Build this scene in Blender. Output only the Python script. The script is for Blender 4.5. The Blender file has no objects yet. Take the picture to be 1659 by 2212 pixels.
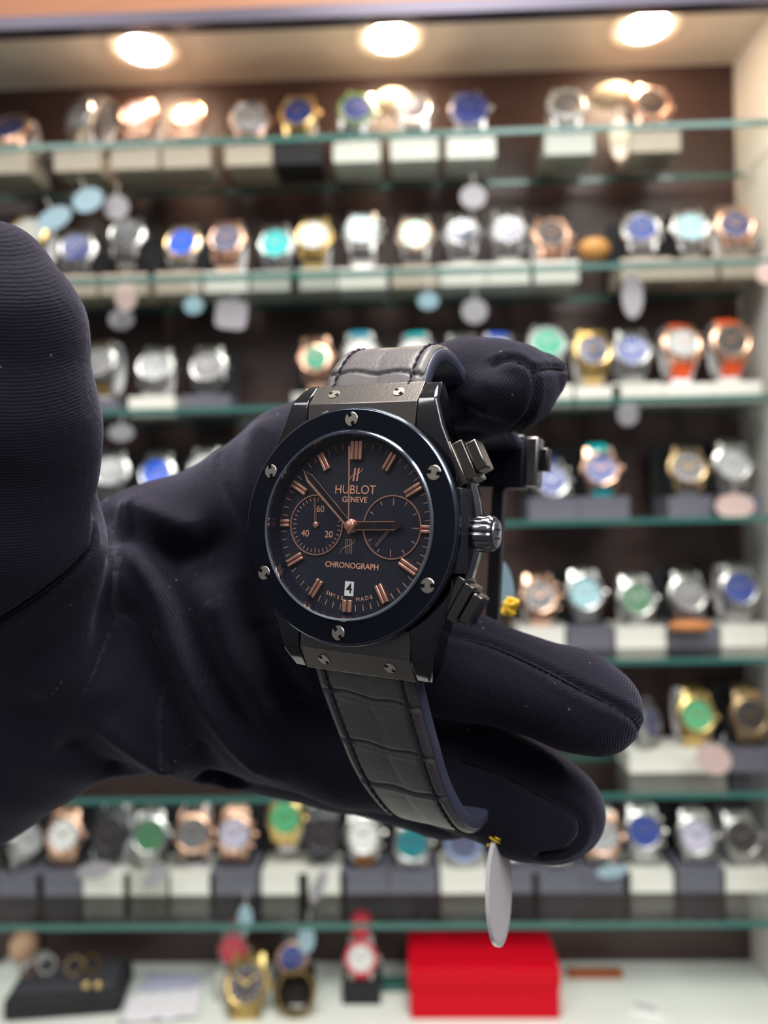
import bpy, bmesh, math, random
import numpy as np
from mathutils import Vector, Matrix, Euler
random.seed(7)
C = bpy.context.scene.collection
SC = bpy.context.scene
R = math.radians
MM = 0.001
F = 1660.0; CX = 829.5; CY = 1106.0

# ---------------------------------------------------------------- camera, light, exposure
CAM_Z = 1.40
cam_d = bpy.data.cameras.new('camera'); cam = bpy.data.objects.new('camera', cam_d); C.objects.link(cam)
cam_d.sensor_fit = 'VERTICAL'; cam_d.sensor_height = 36.0; cam_d.sensor_width = 27.0
cam_d.lens = F / 2212.0 * 36.0
cam_d.clip_start = 0.01; cam_d.clip_end = 30
cam_d.dof.use_dof = True; cam_d.dof.focus_distance = 0.140; cam_d.dof.aperture_fstop = 11.0
CAMM = Matrix.Translation((0, 0, CAM_Z)) @ Matrix.Rotation(R(1.66), 4, 'Z') @ Matrix.Rotation(R(90), 4, 'X') @ Matrix.Rotation(R(-1.15), 4, 'Z')
cam.matrix_world = CAMM
SC.camera = cam
SC.view_settings.view_transform = 'Standard'; SC.view_settings.look = 'None'
SC.view_settings.exposure = 0.0; SC.view_settings.gamma = 1.0; SC.view_settings.use_curve_mapping = False

world = bpy.data.worlds.new('shop_ambient'); SC.world = world; world.use_nodes = True
wn = world.node_tree.nodes; wl = world.node_tree.links
bg = wn['Background']; bg.inputs['Strength'].default_value = 0.32
tc = wn.new('ShaderNodeTexCoord'); sep = wn.new('ShaderNodeSeparateXYZ'); cr = wn.new('ShaderNodeValToRGB')
mr = wn.new('ShaderNodeMapRange'); mr.inputs['From Min'].default_value = -1; mr.inputs['From Max'].default_value = 1
wl.new(tc.outputs['Generated'], sep.inputs[0]); wl.new(sep.outputs['Z'], mr.inputs['Value']); wl.new(mr.outputs[0], cr.inputs[0]); wl.new(cr.outputs[0], bg.inputs['Color'])
cr.color_ramp.elements[0].position = 0.15; cr.color_ramp.elements[0].color = (.24, .23, .24, 1)
cr.color_ramp.elements[1].position = 0.85; cr.color_ramp.elements[1].color = (1.0, .97, .95, 1)
e = cr.color_ramp.elements.new(0.5); e.color = (.34, .35, .40, 1)

def area_light(name, loc, target, size, power, color, sizey=None):
    d = bpy.data.lights.new(name, 'AREA'); d.energy = power; d.color = color; d.size = size
    if sizey: d.shape = 'RECTANGLE'; d.size_y = sizey
    o = bpy.data.objects.new(name, d); C.objects.link(o); o.location = loc
    o.rotation_euler = (Vector(target) - Vector(loc)).to_track_quat('-Z', 'Y').to_euler()
    return o
# ceiling panels of the shop, above and behind the photographer, then an added lamp over the hand
area_light('overhead_light', (0.55, -0.75, CAM_Z + 1.15), (0, .4, CAM_Z - .2), 0.9, 20, (1.0, .98, .955))
area_light('overhead_light', (-0.75, -0.35, CAM_Z + 1.1), (0, .3, CAM_Z), 0.6, 9, (1.0, .95, .9))
area_light('overhead_light', (0.05, 0.22, CAM_Z + 0.95), (0, .2, CAM_Z), 0.4, 18, (1.0, .93, .85))  # added lamp, set over the hand to brighten upward-facing surfaces

def pix(px, py, d):
    return CAMM @ Vector(((px - CX) / F * d, (CY - py) / F * d, -d))
def ray(px, py):
    return (CAMM.to_3x3() @ Vector(((px - CX) / F, (CY - py) / F, -1)))
def at_y(px, py, Y):
    r = ray(px, py); o = CAMM.translation; return o + r * ((Y - o.y) / r.y)
def at_z(px, py, Z):
    r = ray(px, py); o = CAMM.translation; return o + r * ((Z - o.z) / r.z)

# ---------------------------------------------------------------- materials
MATS = {}
def mat(name, col, rough=.5, metal=0.0, bump=None, spec=.5, coat=0, emit=None, sheen=0, aniso=0, noisecol=None):
    if name in MATS: return MATS[name]
    m = bpy.data.materials.new(name); m.use_nodes = True
    nt = m.node_tree; b = nt.nodes['Principled BSDF']
    b.inputs['Base Color'].default_value = (*col, 1); b.inputs['Roughness'].default_value = rough
    b.inputs['Metallic'].default_value = metal; b.inputs['Specular IOR Level'].default_value = spec
    b.inputs['Coat Weight'].default_value = coat; b.inputs['Sheen Weight'].default_value = sheen
    b.inputs['Anisotropic'].default_value = aniso
    if emit:
        b.inputs['Emission Color'].default_value = (*emit[:3], 1); b.inputs['Emission Strength'].default_value = emit[3]
    t = nt.nodes.new('ShaderNodeTexCoord')
    if bump:
        scale, strength, dist, stretch = bump
        mp = nt.nodes.new('ShaderNodeMapping'); mp.inputs['Scale'].default_value = stretch
        nz = nt.nodes.new('ShaderNodeTexNoise'); nz.inputs['Scale'].default_value = scale; nz.inputs['Detail'].default_value = 4
        bp = nt.nodes.new('ShaderNodeBump'); bp.inputs['Strength'].default_value = strength; bp.inputs['Distance'].default_value = dist
        nt.links.new(t.outputs['Object'], mp.inputs[0]); nt.links.new(mp.outputs[0], nz.inputs['Vector'])
        nt.links.new(nz.outputs['Fac'], bp.inputs['Height']); nt.links.new(bp.outputs[0], b.inputs['Normal'])
    if noisecol:
        scale, col2, stretch = noisecol
        mp = nt.nodes.new('ShaderNodeMapping'); mp.inputs['Scale'].default_value = stretch
        nz = nt.nodes.new('ShaderNodeTexNoise'); nz.inputs['Scale'].default_value = scale; nz.inputs['Detail'].default_value = 5
        mx = nt.nodes.new('ShaderNodeMix'); mx.data_type = 'RGBA'
        mx.inputs[6].default_value = (*col, 1); mx.inputs[7].default_value = (*col2, 1)
        nt.links.new(t.outputs['Object'], mp.inputs[0]); nt.links.new(mp.outputs[0], nz.inputs['Vector'])
        nt.links.new(nz.outputs['Fac'], mx.inputs[0]); nt.links.new(mx.outputs[2], b.inputs['Base Color'])
    MATS[name] = m
    return m

def thin_glass(name, tint, refl=.04, tmix=1.0):
    m = bpy.data.materials.new(name); m.use_nodes = True; nt = m.node_tree; nt.nodes.clear()
    o = nt.nodes.new('ShaderNodeOutputMaterial'); tr = nt.nodes.new('ShaderNodeBsdfTransparent'); gl = nt.nodes.new('ShaderNodeBsdfGlossy')
    tr.inputs[0].default_value = (*tint, 1); gl.inputs['Roughness'].default_value = .01
    fr = nt.nodes.new('ShaderNodeFresnel'); fr.inputs['IOR'].default_value = 1.45
    ge = nt.nodes.new('ShaderNodeNewGeometry'); io = nt.nodes.new('ShaderNodeMath'); io.operation = 'MULTIPLY_ADD'
    io.inputs[1].default_value = 1 / 1.45 - 1.45; io.inputs[2].default_value = 1.45
    nt.links.new(ge.outputs['Backfacing'], io.inputs[0]); nt.links.new(io.outputs[0], fr.inputs['IOR'])
    mu = nt.nodes.new('ShaderNodeMath'); mu.operation = 'MULTIPLY'; mu.inputs[1].default_value = refl / .04
    mx = nt.nodes.new('ShaderNodeMixShader')
    nt.links.new(fr.outputs[0], mu.inputs[0]); nt.links.new(mu.outputs[0], mx.inputs[0]); nt.links.new(tr.outputs[0], mx.inputs[1]); nt.links.new(gl.outputs[0], mx.inputs[2])
    nt.links.new(mx.outputs[0], o.inputs[0])
    return m

M_BEZEL = mat('brushed_blue_black', (.013, .015, .026), .36, .8, bump=(60000 * .02, .25, .0001, (1, .03, 1)), aniso=.3)
M_BLACKPOL = mat('polished_black_metal', (.10, .10, .11), .10, 1.0)
M_BLACKSAT = mat('satin_black_metal', (.10, .095, .095), .34, 1.0, bump=(1500, .3, .00008, (1, .04, 1)))
M_LINK = mat('brushed_grey_metal', (.185, .172, .165), .32, 1.0, bump=(5500, .22, .00008, (1, .06, .06)))
M_RESIN = mat('matt_black_resin', (.012, .012, .018), .45, bump=(3000, .3, .0001, (1, 1, 1)))
M_SCREW = mat('polished_steel_screw', (.74, .67, .58), .28, 1.0)
M_SLOT = mat('screw_slot_black', (.004, .004, .005), .8, spec=.1)
M_DIAL = mat('blue_black_dial', (.008, .009, .022), .55)
M_SUBD = mat('guilloche_subdial', (.010, .011, .026), .4, bump=(4000, .4, .00005, (1, 1, 1)))
M_ROSE = mat('rose_gold', (.92, .50, .36), .34, .9)
M_ROSEP = mat('rose_gold_print', (.80, .40, .26), .5, .1)
M_DARKHAND = mat('open_hand_black', (.02, .02, .03), .3, .5)
M_RUB = mat('navy_rubber', (.055, .060, .10), .42)
M_DATE = mat('date_white', (.8, .8, .8), .5)
M_INK = mat('black_ink', (.01, .01, .01), .6)
M_RIM = mat('crystal_rim', (.45, .52, .62), .12, 1.0)
M_STITCH = mat('black_thread', (.012, .013, .03), .7)

def leather():
    m = bpy.data.materials.new('alligator_leather'); m.use_nodes = True; nt = m.node_tree; b = nt.nodes['Principled BSDF']
    t = nt.nodes.new('ShaderNodeTexCoord')
    nz = nt.nodes.new('ShaderNodeTexNoise'); nz.inputs['Scale'].default_value = 260; nz.inputs['Detail'].default_value = 6
    mx = nt.nodes.new('ShaderNodeMix'); mx.data_type = 'RGBA'
    mx.inputs[6].default_value = (.068, .065, .074, 1); mx.inputs[7].default_value = (.105, .096, .10, 1)
    vo = nt.nodes.new('ShaderNodeTexVoronoi'); vo.feature = 'DISTANCE_TO_EDGE'; vo.inputs['Scale'].default_value = 900
    n2 = nt.nodes.new('ShaderNodeTexNoise'); n2.inputs['Scale'].default_value = 900; n2.inputs['Detail'].default_value = 3
    ad = nt.nodes.new('ShaderNodeMath'); ad.operation = 'ADD'
    bp = nt.nodes.new('ShaderNodeBump'); bp.inputs['Strength'].default_value = .22; bp.inputs['Distance'].default_value = .0002
    nt.links.new(t.outputs['Object'], nz.inputs['Vector']); nt.links.new(nz.outputs['Fac'], mx.inputs[0]); nt.links.new(mx.outputs[2], b.inputs['Base Color'])
    nt.links.new(t.outputs['Object'], vo.inputs['Vector']); nt.links.new(t.outputs['Object'], n2.inputs['Vector'])
    nt.links.new(n2.outputs['Fac'], ad.inputs[0]); nt.links.new(vo.outputs['Distance'], ad.inputs[1])
    nt.links.new(ad.outputs[0], bp.inputs['Height']); nt.links.new(bp.outputs[0], b.inputs['Normal'])
    b.inputs['Roughness'].default_value = .46; b.inputs['Specular IOR Level'].default_value = .45; b.inputs['Coat Weight'].default_value = .03; b.inputs['Coat Roughness'].default_value = .3
    return m
M_LEATHER = leather()

def glove_mat():
    m = bpy.data.materials.new('ribbed_black_knit'); m.use_nodes = True; nt = m.node_tree; b = nt.nodes['Principled BSDF']; L = nt.links.new
    at = nt.nodes.new('ShaderNodeAttribute'); at.attribute_name = 'knit'
    def math_(op, a, bb=None):
        n = nt.nodes.new('ShaderNodeMath'); n.operation = op
        for i, v in enumerate((a, bb)):
            if v is None: continue
            if isinstance(v, (int, float)): n.inputs[i].default_value = v
            else: L(v, n.inputs[i])
        return n.outputs[0]
    sp = nt.nodes.new('ShaderNodeSeparateXYZ'); L(at.outputs['Vector'], sp.inputs[0])
    t = nt.nodes.new('ShaderNodeTexCoord')
    nz = nt.nodes.new('ShaderNodeTexNoise'); nz.inputs['Scale'].default_value = 700; nz.inputs['Detail'].default_value = 2; L(t.outputs['Object'], nz.inputs['Vector'])
    wob = math_('MULTIPLY', nz.outputs['Fac'], 3.2)
    ribs = math_('SINE', math_('ADD', math_('MULTIPLY', sp.outputs[0], 2 * math.pi / .55), wob))
    loops = math_('SINE', math_('ADD', math_('MULTIPLY', sp.outputs[1], 2 * math.pi / .42), math_('MULTIPLY', wob, 1.5)))
    h = math_('MULTIPLY', math_('ADD', math_('MULTIPLY', ribs, .5), .5), math_('ADD', math_('MULTIPLY', loops, .22), .68))
    h = math_('MULTIPLY', h, sp.outputs[2])
    h = math_('ADD', h, math_('MULTIPLY', nz.outputs['Fac'], .9))
    bp = nt.nodes.new('ShaderNodeBump'); bp.inputs['Strength'].default_value = .8; bp.inputs['Distance'].default_value = .0002
    L(h, bp.inputs['Height']); L(bp.outputs[0], b.inputs['Normal'])
    vo = nt.nodes.new('ShaderNodeTexVoronoi'); vo.inputs['Scale'].default_value = 330; L(t.outputs['Object'], vo.inputs['Vector'])
    n3 = nt.nodes.new('ShaderNodeTexNoise'); n3.inputs['Scale'].default_value = 90; L(t.outputs['Object'], n3.inputs['Vector'])
    th = math_('MULTIPLY', math_('LESS_THAN', vo.outputs['Distance'], .075), math_('GREATER_THAN', n3.outputs['Fac'], .56))
    mx = nt.nodes.new('ShaderNodeMix'); mx.data_type = 'RGBA'; L(th, mx.inputs[0])
    mx.inputs[6].default_value = (.0135, .0126, .0225, 1); mx.inputs[7].default_value = (.16, .16, .17, 1); L(mx.outputs[2], b.inputs['Base Color'])
    b.inputs['Roughness'].default_value = .85; b.inputs['Specular IOR Level'].default_value = .10
    b.inputs['Sheen Weight'].default_value = .19; b.inputs['Sheen Roughness'].default_value = .45; b.inputs['Sheen Tint'].default_value = (.72, .72, 1, 1)
    return m
M_GLOVE = glove_mat()
M_SEAM = mat('glove_seam_thread', (.004, .004, .007), .9)

# ---------------------------------------------------------------- mesh helpers
def new_obj(name, verts, faces, m, parent=None, smooth=True, uv=None, loc=None):
    me = bpy.data.meshes.new(name); me.from_pydata([tuple(v) for v in verts], [], faces); me.update()
    if smooth:
        me.polygons.foreach_set('use_smooth', [True] * len(me.polygons))
    me.materials.append(m)
    o = bpy.data.objects.new(name, me); C.objects.link(o)
    if parent: o.parent = parent
    if loc is not None: o.location = loc
    return o
def sharp(o, ang=35):
    me = o.data; bm = bmesh.new(); bm.from_mesh(me)
    bmesh.ops.recalc_face_normals(bm, faces=bm.faces)
    for e in bm.edges:
        if len(e.link_faces) == 2 and e.calc_face_angle(0) > R(ang): e.smooth = False
    bm.to_mesh(me); bm.free(); return o
def bevel(o, w, seg=2, ang=30):
    md = o.modifiers.new('bevel', 'BEVEL'); md.width = w; md.segments = seg; md.limit_method = 'ANGLE'; md.angle_limit = R(ang); return o
def fixn(o):
    return sharp(o)
def empty(name, matrix, label, cat, group=None):
    o = bpy.data.objects.new(name, None); C.objects.link(o); o.matrix_world = matrix; o.empty_display_size = .01
    o['label'] = label; o['category'] = cat
    if group: o['group'] = group
    return o
def tagit(o, label, cat, group=None):
    o['label'] = label; o['category'] = cat
    if group: o['group'] = group
    return o
class MB:
    """collects simple shapes of ONE part"""
    def __init__(s): s.v = []; s.f = []
    def add(s, v, f):
        n = len(s.v); s.v += [Vector(p) for p in v]; s.f += [tuple(i + n for i in q) for q in f]; return s
    def box(s, x0, x1, y0, y1, z0, z1, M=None):
        v = [Vector(p) for p in [(x0, y0, z0), (x1, y0, z0), (x1, y1, z0), (x0, y1, z0), (x0, y0, z1), (x1, y0, z1), (x1, y1, z1), (x0, y1, z1)]]
        if M is not None: v = [M @ p for p in v]
        return s.add(v, [(0, 3, 2, 1), (4, 5, 6, 7), (0, 1, 5, 4), (1, 2, 6, 5), (2, 3, 7, 6), (3, 0, 4, 7)])
    def lathe(s, prof, n=64, M=None, mod=None):
        """prof: list of (r, z), axis z; mod(angle)->radius factor"""
        v = []; f = []
        for (r, z) in prof:
            for i in range(n):
                a = 2 * math.pi * i / n; k = mod(a) if mod else 1
                v.append(Vector((r * k * math.cos(a), r * k * math.sin(a), z)))
        for j in range(len(prof) - 1):
            for i in range(n):
                a = j * n + i; b = j * n + (i + 1) % n
                f.append((a, b, b + n, a + n))
        if prof[0][0] > 0: f.append(tuple(reversed(range(n))))
        if prof[-1][0] > 0: f.append(tuple((len(prof) - 1) * n + i for i in range(n)))
        if M is not None: v = [M @ p for p in v]
        return s.add(v, f)
    def ring(s, prof, n=64, M=None, mod=None):
        """closed profile around the axis"""
        v = []; f = []
        k0 = len(prof)
        for (r, z) in prof:
            for i in range(n):
                a = 2 * math.pi * i / n; k = mod(a) if mod else 1
                v.append(Vector((r * k * math.cos(a), r * k * math.sin(a), z)))
        for j in range(k0):
            for i in range(n):
                a = j * n + i; b = j * n + (i + 1) % n; c = ((j + 1) % k0) * n
                f.append((a, b, c + (i + 1) % n, c + i))
        if M is not None: v = [M @ p for p in v]
        return s.add(v, f)
    def poly(s, pts, z0, z1, M=None):
        n = len(pts)
        v = [Vector((x, y, z0)) for x, y in pts] + [Vector((x, y, z1)) for x, y in pts]
        f = [tuple(reversed(range(n))), tuple(range(n, 2 * n))] + [(i, (i + 1) % n, n + (i + 1) % n, n + i) for i in range(n)]
        if M is not None: v = [M @ p for p in v]
        return s.add(v, f)
    def tube(s, pts, r, n=8, closed=False):
        P = [Vector(p) for p in pts]; k = len(P); v = []; f = []
        up = Vector((.13, .37, .92))
        for i, p in enumerate(P):
            a = P[(i - 1) % k] if (closed or i > 0) else p; b = P[(i + 1) % k] if (closed or i < k - 1) else p
            t = (b - a).normalized(); u = t.cross(up).normalized(); w = t.cross(u)
            rr = r[i] if isinstance(r, (list, tuple)) else r
            for j in range(n):
                q = 2 * math.pi * j / n; v.append(p + (u * math.cos(q) + w * math.sin(q)) * rr)
        for i in range(k if closed else k - 1):
            for j in range(n):
                a = i * n + j; b = i * n + (j + 1) % n; c = ((i + 1) % k) * n
                f.append((a, b, c + (j + 1) % n, c + j))
        if not closed:
            f.append(tuple(reversed(range(n)))); f.append(tuple((k - 1) * n + j for j in range(n)))
        return s.add(v, f)
    def build(s, name, m, parent=None, scale=1.0, smooth=True, ang=35, bev=None):
        o = new_obj(name, [p * scale for p in s.v], s.f, m, parent, smooth)
        sharp(o, ang)
        if bev: bevel(o, bev)
        return o

def text_part(body, size, m, parent, x, y, z, rot=0.0, name='lettering', xs=1.0, ext=.00002, bold=0):
    cu = bpy.data.curves.new('t', 'FONT'); cu.body = body; cu.size = size; cu.align_x = 'CENTER'; cu.align_y = 'CENTER'; cu.extrude = ext; cu.offset = bold
    tmp = bpy.data.objects.new('t', cu); C.objects.link(tmp)
    bpy.context.view_layer.update()
    me = bpy.data.meshes.new_from_object(tmp.evaluated_get(bpy.context.evaluated_depsgraph_get()))
    bpy.data.objects.remove(tmp); bpy.data.curves.remove(cu)
    me.materials.clear(); me.materials.append(m)
    me.transform(Matrix.Translation((x, y, z)) @ Matrix.Rotation(rot, 4, 'Z') @ Matrix.Diagonal((xs, 1, 1, 1)))
    me.name = name
    if parent is None: return me
    o = bpy.data.objects.new(name, me); C.objects.link(o); o.parent = parent
    return o

# ================================================================= THE DISPLAY CABINET (setting)
YF, YB, YW = .70, .812, .832          # shelf front, shelf back, back panel
shelf_py = [287, 583, 871, 1131, 1432, 1720, 1996]
shelf_z = [at_y(830, p, YF).z for p in shelf_py]
Z_CEIL = at_y(830, 166, YW).z; Z_FLOOR = at_y(830, 2078, YW).z
X_R = at_y(1603, 1100, YW).x
X_L = at_y(-420, 1100, YW).x
M_WOOD = mat('dark_wood_panel', (.042, .022, .021), .42, noisecol=(9, (.074, .040, .036), (.25, 1, 3)))
M_CREAM = mat('cream_laminate', (.88, .79, .68), .4)
M_WHITE = mat('white_laminate', (.72, .76, .72), .3)
M_SIDE = mat('white_side_panel', (.70, .68, .66), .5)
M_TRIM = mat('dark_metal_trim', (.06, .055, .08), .35, .6)
M_ORANGE = mat('warm_wood_front', (.22, .075, .03), .5, noisecol=(35, (.34, .14, .06), (.3, 1, 4)))

def structure(o): o['kind'] = 'structure'; return o
structure(MB().box(X_L, X_R, YW, YW + .018, Z_FLOOR, Z_CEIL).build('wall_back', M_WOOD, smooth=False))
structure(MB().box(X_R, X_R + .02, .60, YW + .018, Z_FLOOR - .02, Z_CEIL + .02).build('wall_right', M_SIDE, smooth=False))
yfas = .70
o = structure(MB().box(X_L, X_R, yfas, YW + .018, Z_CEIL, Z_CEIL + .018).build('ceiling', M_CREAM, smooth=False))
structure(MB().box(X_L, X_R, .30, YW + .018, Z_FLOOR - .02, Z_FLOOR).build('floor', M_WHITE, smooth=False))
# fascia : dark band under an orange wooden front
zf = [at_y(830, p, yfas - .004).z for p in (44, 17, -160)]
ct = MB().box(X_L, X_R + .02, yfas - .012, yfas, zf[0], zf[1]).build('trim_1', M_TRIM, smooth=False); structure(ct)
structure(MB().box(X_L, X_R + .02, yfas - .006, yfas + .012, zf[1], zf[2]).build('trim_2', M_ORANGE, smooth=False))
structure(MB().box(X_L, X_R, yfas, yfas + .004, min(zf[0], Z_CEIL), zf[0] + .03).build('trim_shadow', mat('recess_shadow', (.02, .015, .02), .6), smooth=False))  # dark strip standing in for the shadow line under the fascia band

# glass shelves
GT = .0045
M_SHELF = thin_glass('shelf_glass', (.93, .965, .955), .04)
M_GEDGE = mat('green_glass_edge', (.035, .13, .115), .25, 0, coat=.2)
ordn = ['top', 'second', 'third', 'fourth', 'fifth', 'sixth', 'lowest']
for i, z in enumerate(shelf_z):
    root = empty('glass_shelf', Matrix.Translation((0, YF, z)), f'{ordn[i]} glass shelf with green edge, counted from the cabinet top, carrying watches', 'shelf', 'glass shelves of the cabinet')
    x0, x1 = X_L, X_R
    b = MB(); b.box(x0, x1, .002, YB - YF - .002, -GT, 0)
    b.build('pane', M_SHELF, root, smooth=False)
    b = MB(); b.box(x0, x1, -.0005, .0018, -GT - .0002, .0002); b.build('front_edge', M_GEDGE, root, smooth=False)
    b = MB(); b.box(x0, x1, YB - YF - .0018, YB - YF + .0005, -GT - .0002, .0002); b.build('rear_edge', M_GEDGE, root, smooth=False)
    for yy in (.02, .09):
        b = MB(); b.lathe([(0, -GT), (.003, -GT), (.003, -GT - .0045), (.0, -GT - .0045)][::-1], 12, Matrix.Translation((X_R - .008, yy, 0)))
        b.build('shelf_pin', mat('steel_pin', (.6, .6, .58), .3, 1), root)

# recessed spotlights
M_LENS = mat('lit_lens', (1, 1, 1), .5, emit=(1.0, .77, .53, 95))
for px, py, lab in ((310, 105, 'round recessed spotlight in the cabinet ceiling above rose gold watches, left of three'),
                    (843, 80, 'round recessed spotlight in the middle of the cabinet ceiling'),
                    (1395, 57, 'round recessed spotlight near the white side panel, right of three')):
    c = at_z(px, py, Z_CEIL - .001)
    root = empty('downlight', Matrix.Translation(c), lab, 'ceiling light', 'cabinet ceiling spotlights')
    b = MB(); b.ring([(.0222, 0), (.0222, -.0012), (.034, -.001), (.034, .0005)], 48); b.build('trim_ring', M_CREAM, root)
    b = MB(); b.lathe([(0, .0008), (.0218, .0008), (.0214, -.002), (.018, -.004), (.011, -.006), (0, -.0066)], 48); b.build('lens', M_LENS, root)

# ================================================================= WATCHES ON THE SHELVES
MET = {'S': mat('steel', (.46, .455, .45), .30, 1), 'R': mat('rose_gold_case', (.66, .41, .30), .30, 1), 'Y': mat('yellow_gold', (.68, .49, .20), .28, 1),
       'K': mat('black_case', (.05, .05, .06), .3, .6), 'B': mat('bronze', (.45, .32, .18), .32, 1)}
CERAM = mat('glossy_bezel', (.05, .05, .06), .15, 0, coat=.6)
def dialm(k):
    col = {'blue': (.03, .06, .30), 'vivid': (.005, .10, .75), 'navy': (.02, .03, .13), 'slate': (.10, .11, .20), 'teal': (.02, .20, .24), 'turq': (0, .50, .52),
           'ice': (.35, .58, .66), 'white': (.75, .75, .74), 'silver': (.45, .46, .48), 'grey': (.17, .17, .18), 'green': (.06, .19, .09), 'bgreen': (.10, .42, .20), 'dark': (.035, .028, .03),
           'lilac': (.55, .52, .66), 'red': (.5, .02, .05), 'mint': (.02, .35, .22)}[k]
    return mat('dial_' + k, col, .35, 0, coat=.35)
def strapm(k):
    if k in MET: return MET[k]
    col = {'turq': (0, .45, .50), 'sky': (.02, .30, .45), 'orange': (.80, .09, .015), 'navy': (.02, .03, .14), 'black': (.02, .02, .022), 'blue': (.01, .08, .55), 'red': (.62, .01, .04), 'brown': (.32, .12, .03), 'rosewood': (.25, .05, .06)}[k]
    return mat('strap_' + k, col, .5)
WM = {}
AXY = Matrix.Rotation(R(90), 4, 'X')     # lathe axis z -> world -y (towards the viewer)
def proto(name, fn):
    if name not in WM:
        o = fn(); WM[name] = o.data; bpy.data.objects.remove(o)
    return WM[name]
def octm(a):
    s = math.pi / 4; q = (a % s) - s / 2; return 1 / math.cos(q) * .955
def gearm(a): return 1 + .018 * math.cos(a * 24)
def sh(case): return {'round': None, 'oct': octm, 'gear': gearm}[case]
def m_case(case):
    def fn():
        b = MB(); b.lathe([(0, -5), (17, -5), (19.2, -3), (19.8, 0), (19.2, 2.4), (17.5, 3.2), (0, 3.2)], 40, AXY, sh(case))
        for sx in (-1, 1):
            for sz in (-1, 1):
                b.add([Vector((sx * x, y, sz * z)) for x, y, z in [(9.5, -2.5, 15), (14.5, -2.5, 12), (13.2, .5, 23), (9.5, .5, 23.5), (9.5, 4, 15), (14.5, 4, 12), (13.2, 6, 22), (9.5, 6, 22.5)]],
                      [(0, 1, 2, 3), (4, 7, 6, 5), (0, 4, 5, 1), (1, 5, 6, 2), (2, 6, 7, 3), (3, 7, 4, 0)])
        return b.build('case', MET['S'], None, MM)
    return fn
def m_bezel(case):
    def fn():
        b = MB(); b.ring([(14.6, 2.6), (14.9, 4.4), (16.2, 4.9), (18.3, 3.9), (18.6, 2.6)], 40, AXY, sh(case)); return b.build('bezel', MET['S'], None, MM)
    return fn
def m_dial():
    b = MB(); b.lathe([(0, 3.0), (14.7, 3.0), (14.7, 3.6), (0, 3.6)], 32, AXY); return b.build('dial', MET['S'], None, MM)
def m_marks():
    b = MB()
    for k in range(12):
        b.box(-.5, .5, -4.1, -3.5, 10.8, 13.4, Matrix.Rotation(R(30 * k), 4, 'Y'))
    return b.build('hour_markers', MET['S'], None, MM)
def m_hands():
    b = MB(); b.box(-.55, .55, -4.6, -4.2, -1.5, 8.2, Matrix.Rotation(R(-58), 4, 'Y')); b.box(-.4, .4, -4.9, -4.6, -1.5, 12, Matrix.Rotation(R(54), 4, 'Y'))
    b.lathe([(0, 3.6), (1.1, 3.6), (1.1, 5.1), (0, 5.1)], 10, AXY); return b.build('hands', MET['S'], None, MM)
def m_crown():
    b = MB(); b.lathe([(0, 19), (2.7, 19), (2.9, 20), (2.9, 22.3), (2.3, 23), (0, 23)], 16, Matrix.Rotation(R(90), 4, 'Y'), lambda a: 1 + .04 * math.cos(8 * a)); return b.build('crown', MET['S'], None, MM)
def m_pusher():
    b = MB()
    b.lathe([(0, 18.4), (1.5, 18.4), (1.5, 20.8), (2.1, 20.8), (2.1, 22.6), (0, 22.6)], 12, Matrix.Rotation(R(90), 4, 'Y')); return b.build('pusher', MET['S'], None, MM)
def loop_pts(up, n=26):
    # oval seen from the side; starts at the lugs in front, ends behind
    P = []
    for i in range(n):
        a = R(38 + (172 - 38) * i / (n - 1))
        P.append((17 - 18 * math.cos(a), 31.0 * math.sin(a) * (1 if up else -1)))
    return P
def m_strap(up, kind):
    def fn():
        P = loop_pts(up); b = MB(); n = len(P)
        if kind == 'bracelet':
            for i in range(0, n - 1):
                (y0, z0), (y1, z1) = P[i], P[i + 1]; w0 = 10 - 3.0 * i / n
                t = Vector((0, y1 - y0, z1 - z0)); L = t.length; t.normalize(); nn = Vector((1, 0, 0)).cross(t)
                mid = Vector((0, (y0 + y1) / 2, (z0 + z1) / 2))
                M = Matrix((( 1, 0, 0, mid.x), (0, nn.y, t.y, mid.y), (0, nn.z, t.z, mid.z), (0, 0, 0, 1)))
                for xa, xb, th in ((-w0, -w0 * .42, 1.1), (-w0 * .38, w0 * .38, 1.4), (w0 * .42, w0, 1.1)):
                    b.box(xa, xb, -th, th, -L * .45, L * .45, M)
        else:
            v = []; f = []
            for i, (y, z) in enumerate(P):
                a = P[max(0, i - 1)]; c = P[min(n - 1, i + 1)]
                t = Vector((0, c[0] - a[0], c[1] - a[1])).normalized(); nn = Vector((1, 0, 0)).cross(t); w = 10 - 2.5 * i / n
                if not up: pass
                for (x, d) in ((-w, -.6), (-w * .8, 1.3), (w * .8, 1.3), (w, -.6), (w * .8, -1.3), (-w * .8, -1.3)):
                    s_ = 1 if up else -1
                    v.append(Vector((x, y, z)) - nn * d * s_)
            for i in range(n - 1):
                for j in range(6): f.append((i * 6 + j, i * 6 + (j + 1) % 6, (i + 1) * 6 + (j + 1) % 6, (i + 1) * 6 + j))
            f.append(tuple(range(6))); f.append(tuple((n - 1) * 6 + j for j in range(6)))
            b.add(v, f)
        return b.build('strap', MET['S'], None, MM)
    return fn
def linkmesh(name, me, m, parent, loc=(0, 0, 0), rot=None, scale=None):
    o = bpy.data.objects.new(name, me); C.objects.link(o); o.parent = parent; o.location = loc
    if rot: o.rotation_euler = rot
    if scale: o.scale = scale
    o.material_slots[0].link = 'OBJECT'; o.material_slots[0].material = m
    return o
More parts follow.
